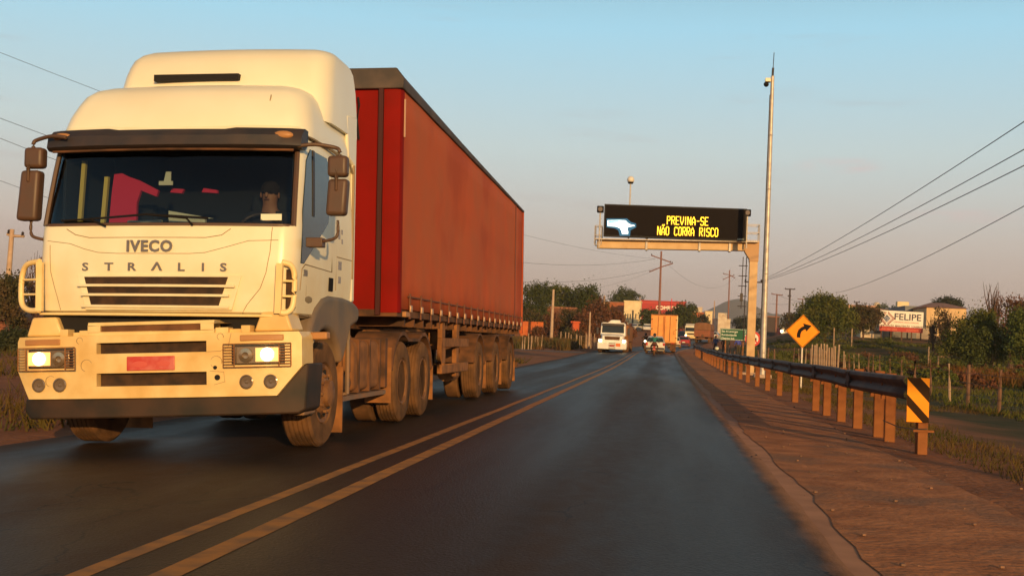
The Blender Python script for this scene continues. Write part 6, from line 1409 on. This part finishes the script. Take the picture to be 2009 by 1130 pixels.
def tree(px, pyb, pyt, Y, wpx, mt, label, n=2600, blobs=None, seed=1, name='tree', cat='tree', group=None, leaf=None, trunk=True, bare=False, low=.35):
    b = at(px, pyb, Y); z = gz(b.x, Y); top = at(px, pyt, Y).z - z; W_ = wpx / FPX * Y / 2; s = leaf or max(.08, Y * .00085); n = int(n * 2.3) if not bare else n
    e = empty(name, (b.x, Y, z), (0, 0, 0), label, cat, group); g = random.Random(seed)
    if blobs is None:
        blobs = [(0, 0, .56, .66, .40), (0, -.2, .34, .6, .26)] + [(g.uniform(-.62, .62), g.uniform(-.5, .5), g.uniform(low + .1, .80), g.uniform(.30, .46), g.uniform(.17, .26)) for _ in range(6)]
    B = [(x * W_, y_ * W_, zc * top, rx * W_, rx * W_, rz_ * top) for x, y_, zc, rx, rz_ in blobs]
    m = MB(); r0 = max(.05, top * .028)
    m.tube([(0, 0, -.3), (.04 * W_, 0, top * .25), (0, 0, top * .55), (.05 * W_, 0, top * .8)], [r0 * 1.3, r0, r0 * .7, r0 * .3], 8); limbs = [(x * .8, y_ * .8, zc * .95) for x, y_, zc, rx, ry, rz_ in B[:8]]
    for lx, ly, lz in limbs: m.tube([(0, 0, top * g.uniform(.18, .4)), (lx * .5, ly * .5, lz * .65), (lx, ly, lz)], [r0 * .6, r0 * .4, r0 * .15], 6)
    if bare:
        for _ in range(60):
            a_ = g.uniform(0, 6.28); q = g.uniform(.1, .95); l_ = g.uniform(.4, 1) * W_; zz_ = top * g.uniform(.3, .8)
            p0 = Vector((q * .3 * W_ * math.cos(a_), q * .3 * W_ * math.sin(a_), zz_ * .8)); p1 = Vector((q * l_ * math.cos(a_), q * l_ * math.sin(a_), zz_ + top * .12)); p2 = p1 + Vector((g.uniform(-.2, .2) * W_, g.uniform(-.2, .2) * W_, top * g.uniform(.05, .2)))
            m.tube([p0, p1, p2], [r0 * .3, r0 * .18, r0 * .06], 4)
    m.build('trunk', M['bark'], e)
    if n: leaves('crown', B, n, s, mt, e, seed)
    return e
tree(1617, 659, 574, 128, 116, LM, 'big round dark green tree behind the curve sign', 9000, blobs=[(0, 0, .50, .80, .44), (-.42, -.2, .46, .56, .40), (.42, -.2, .44, .58, .40), (0, -.4, .34, .66, .34), (-.15, 0, .76, .52, .22), (.28, 0, .70, .44, .24), (-.6, 0, .28, .42, .28), (.62, 0, .26, .40, .28), (0, -.3, .18, .6, .2)], seed=3)
tree(1692, 660, 598, 138, 90, LB, 'brown green bush between the round tree and the whitewashed shed', 3200, seed=4, name='bush', cat='bush', low=.15)
tree(1730, 630, 596, 230, 40, LG, 'small dark tree peeking over the orange roofed house', 900, seed=31)
tree(1762, 630, 598, 232, 30, LG, 'small dark tree just left of the stubby tower', 800, seed=32)
tree(1858, 640, 584, 235, 66, LD, 'dark domed tree rising behind the yellow building roof', 2400, seed=5, blobs=[(0, 0, .74, .8, .24), (-.5, 0, .66, .45, .2), (.5, 0, .66, .45, .2), (.1, 0, .8, .5, .16)])
tree(1926, 694, 606, 84, 136, LM, 'large bright green bush right of the yellow building', 8000, seed=6, name='bush', cat='bush', blobs=[(-.15, 0, .62, .55, .34), (-.5, 0, .5, .45, .34), (.3, -.1, .46, .5, .32), (.55, -.2, .30, .42, .26), (-.2, -.2, .32, .6, .28), (-.75, 0, .35, .35, .28), (.05, 0, .8, .35, .2)])
tree(1905, 697, 640, 78, 60, LG, 'low dark green bush in front of the large bright green one', 2500, seed=16, name='bush', cat='bush', low=.1)
tree(2014, 694, 604, 80, 96, LY, 'yellow green bush cut by the right frame edge', 4200, seed=7, name='bush', cat='bush', low=.1)
tree(1983, 672, 572, 104, 90, LR, 'reddish dry tree behind the bushes near the right edge', 2600, seed=8, low=.15)
tree(2003, 640, 583, 130, 30, LD, 'dark round tree at the right frame edge behind the reddish tree', 1300, seed=41)
tree(1949, 668, 566, 112, 64, LR, 'bare grey tree with fine branches rising above the green bushes', 260, seed=9, bare=True)
tree(1852, 668, 606, 118, 62, LB, 'brown twiggy bush in front of the yellow building', 1500, seed=10, bare=True, name='bush', cat='bush', low=.1)
tree(1830, 668, 622, 120, 34, LB, 'bare brown shrub beside the advertising board', 220, seed=12, bare=True, name='bush', cat='bush', low=.1)
tree(1546, 650, 612, 250, 44, LB, 'dusty bush left of the round tree behind the curve sign', 900, seed=13, name='bush', cat='bush', low=.1)
tree(1470, 640, 622, 330, 90, LD, 'dark line of low trees at the foot of the mountain', 1500, seed=14, low=.1)
tree(1375, 645, 618, 270, 36, LD, 'small dark tree above the brown tarped truck', 600, seed=15, low=.1)
# left and centre
tree(1048, 655, 556, 168, 84, LG, 'dark green tree just right of the trailer top', 3400, seed=17)
tree(1098, 655, 558, 176, 100, LM, 'broad green tree in the middle of the left tree line', 3600, seed=18)
tree(1148, 655, 556, 172, 104, LG, 'dark green tree above the short pale pole', 3800, seed=19)
tree(1222, 655, 564, 300, 86, LG, 'dark green tree behind the cream two storey building', 2400, seed=20)
tree(1172, 674, 580, 140, 66, LR, 'rusty red tree left of the oncoming white truck', 2400, seed=21, low=.15)
tree(1205, 672, 600, 150, 44, LR, 'rusty brown tree directly behind the oncoming white truck', 1800, seed=22, low=.15)
for i, (px, pt, w_, Y, mt_, lb) in enumerate(((1040, 606, 56, 138, LB, 'brown bush above the orange wall'), (1078, 612, 54, 140, LR, 'red brown bush left of the pale concrete pole foot'), (1108, 604, 60, 142, LB, 'brown bush right of the pale concrete pole'), (1142, 610, 56, 138, LR, 'rusty bush behind the row of whitish stakes'), (1060, 640, 60, 122, LR, 'low dry bush right below the orange wall'), (1120, 645, 64, 124, LB, 'low dry bush behind the far whitish stakes'), (1232, 640, 30, 180, LR, 'small rusty bush at the right of the oncoming white truck'))):
    tree(px, 676, pt, Y, w_, mt_, lb, 1700, seed=50 + i, name='bush', cat='bush', low=.1)
tree(1338, 655, 592, 235, 66, LG, 'dark green tree right of the yellow truck box', 2600, seed=23, low=.15)
tree(1278, 655, 607, 240, 60, LG, 'dark green tree left of the yellow truck box', 2400, seed=24, low=.15)
tree(1311, 655, 610, 245, 36, LD, 'dark tree showing just above the yellow truck box', 1000, seed=25, low=.15)
tree(10, 720, 540, 58, 90, LB, 'olive brown tree at the far left edge behind the leaning pole', 3600, seed=26, low=.1)
tree(62, 720, 500, 62, 78, LR, 'tall thin dry tree between the leaning pole and the big truck', 420, seed=27, bare=True)
tree(30, 790, 655, 40, 130, LD, 'dark roadside bush at the left edge below the leaning pole', 4200, seed=28, name='bush', cat='bush', low=.05)
tree(72, 700, 590, 70, 60, LG, 'dark green bush peeking out behind the left air vane of the truck', 1800, seed=29, name='bush', cat='bush', low=.1)

# grass, dry grass and weeds: ground cover
def grass(name, n, fx, hgt, wd, mt, label, seed, dens=None, spread=.5):
    g = np.random.default_rng(seed); P = []; cnt = 0
    while len(P) < n and cnt < n * 8:
        cnt += 1; x, y = fx(g)
        if noise.noise(Vector((x * .22, y * .22, seed))) < -.12 + .2 * g.random(): continue
        P.append((x, y, gz(x, y)))
    P = np.array(P); k = len(P); an = g.uniform(0, 6.28, k); h = hgt * g.uniform(.45, 1.25, k); ln = g.normal(size=(k, 2)) * spread * h[:, None]
    sx_, sy_ = np.cos(an) * wd * (.7 + P[:, 1] * .02), np.sin(an) * wd * (.7 + P[:, 1] * .02); v = np.empty((k, 3, 3))
    v[:, 0] = P + np.stack([sx_, sy_, np.full(k, -.02)], 1); v[:, 1] = P - np.stack([sx_, sy_, np.full(k, .02)], 1); v[:, 2] = P + np.stack([ln[:, 0], ln[:, 1], h], 1)
    me = bpy.data.meshes.new(name); me.vertices.add(3 * k); me.vertices.foreach_set('co', v.ravel()); me.loops.add(3 * k); me.loops.foreach_set('vertex_index', np.arange(3 * k)); me.polygons.add(k); me.polygons.foreach_set('loop_start', np.arange(0, 3 * k, 3)); me.update(); me.validate(); me.materials.append(mt)
    o = bpy.data.objects.new(name, me); col.objects.link(o); tag(o, label, 'grass', kind='stuff'); return o
gg = mat('green grass', (.055, .075, .016), .9, c2=(.11, .095, .024), scale=.6, spec=.1); gd = mat('dry orange grass', (.16, .068, .018), .9, c2=(.075, .055, .017), scale=.35, spec=.1); gs_ = mat('short verge weeds', (.055, .055, .014), .9, c2=(.12, .07, .022), scale=.8, spec=.1)
grass('grass', 60000, lambda g: (g.uniform(8.5, 46) , 22 + 115 * g.random() ** 1.1), .26, .016, gg, 'green grass covering the field behind the wire fence', 3)
grass('dry_grass', 17000, lambda g: (g.uniform(15, 36), g.uniform(50, 84)), .70, .018, gd, 'tall dry orange grass in the field in front of the bushes', 4, spread=.25)
grass('verge_grass', 26000, lambda g: (3.3 + 6 * g.random() ** 1.0, 9 + 75 * g.random() ** 1.3), .10, .008, gs_, 'short sparse weeds between the guardrail and the fence', 5)
grass('roadside_grass', 9000, lambda g: (g.uniform(-15, -8.5), g.uniform(104, 128)), .9, .02, leafmat('tall yellow grass', (.075, .07, .018), (.13, .06, .018)), 'tall yellow grass along the left roadside beyond the trailer', 6, spread=.2)
grass('left_weeds', 16000, lambda g: (-7.0 - 22 * g.random() ** 1.4, g.uniform(12, 60)), .32, .016, gs_, 'weeds and grass at the left roadside beside the big truck', 8)
# low green and rusty undergrowth in the field, and creepers at the foot of the bushes
def undergrowth(name, n, fx, hr, mt, label, seed):
    g = random.Random(seed); B = []
    for _ in range(n):
        x, y = fx(g)
        if noise.noise(Vector((x * .12, y * .08, seed))) < -.05: continue
        h = g.uniform(*hr); B.append((x, y, gz(x, y) + h * .35, h * g.uniform(.9, 2.2), h * g.uniform(.9, 2.2), h * .6))
    tag(leaves(name, B, 30000, .085, mt, None, seed, 'stuff'), label, 'undergrowth')
undergrowth('undergrowth', 240, lambda g: (g.uniform(12, 42), g.uniform(55, 140)), (.25, .8), LM, 'low leafy green undergrowth spread over the right hand field', 61)
undergrowth('dry_undergrowth', 120, lambda g: (g.uniform(12, 40), g.uniform(48, 120)), (.2, .6), LR, 'low rusty brown undergrowth spread over the right hand field', 62)
undergrowth('roadside_undergrowth', 110, lambda g: (g.uniform(-30, -9), g.uniform(106, 150)), (.4, 1.2), LB, 'dry brown undergrowth behind the left hand stakes', 63)
# pebbles on the shoulder
m = MB(); g = random.Random(5)
for _ in range(420):
    x, y = g.uniform(1.1, 4.6), 5 + 45 * g.random() ** 1.5; r = .004 + .016 * g.random() ** 3; m.ball((x, y, gz(x, y) + .012 + r * .3), r, 6, (1, g.uniform(.6, 1.2), .6))
o = m.build('gravel', mat('loose gravel', (.34, .17, .09), .9, c2=(.15, .09, .06), scale=8)); tag(o, 'loose gravel scattered over the dusty shoulder', 'gravel', kind='stuff')
# tree that stands behind the camera is not in view; nothing is built there

# ================================================================ haze
def haze():
    m = bpy.data.materials.new('haze'); m.use_nodes = True; n = m.node_tree; n.nodes.clear(); o_ = n.nodes.new('ShaderNodeOutputMaterial'); v = n.nodes.new('ShaderNodeVolumePrincipled')
    v.inputs['Color'].default_value = (.86, .86, .92, 1); v.inputs['Density'].default_value = HAZE; v.inputs['Anisotropy'].default_value = .0
    n.links.new(v.outputs[0], o_.inputs['Volume'])
    b = MB(); b.box(-2500, 2500, -400, 3600, -6, 175); o = b.build('haze', m, smooth=False); o['kind'] = 'stuff'; o['label'] = 'thin warm evening haze that fades the far mountain'; o['category'] = 'haze'
HAZE = .00022
haze()
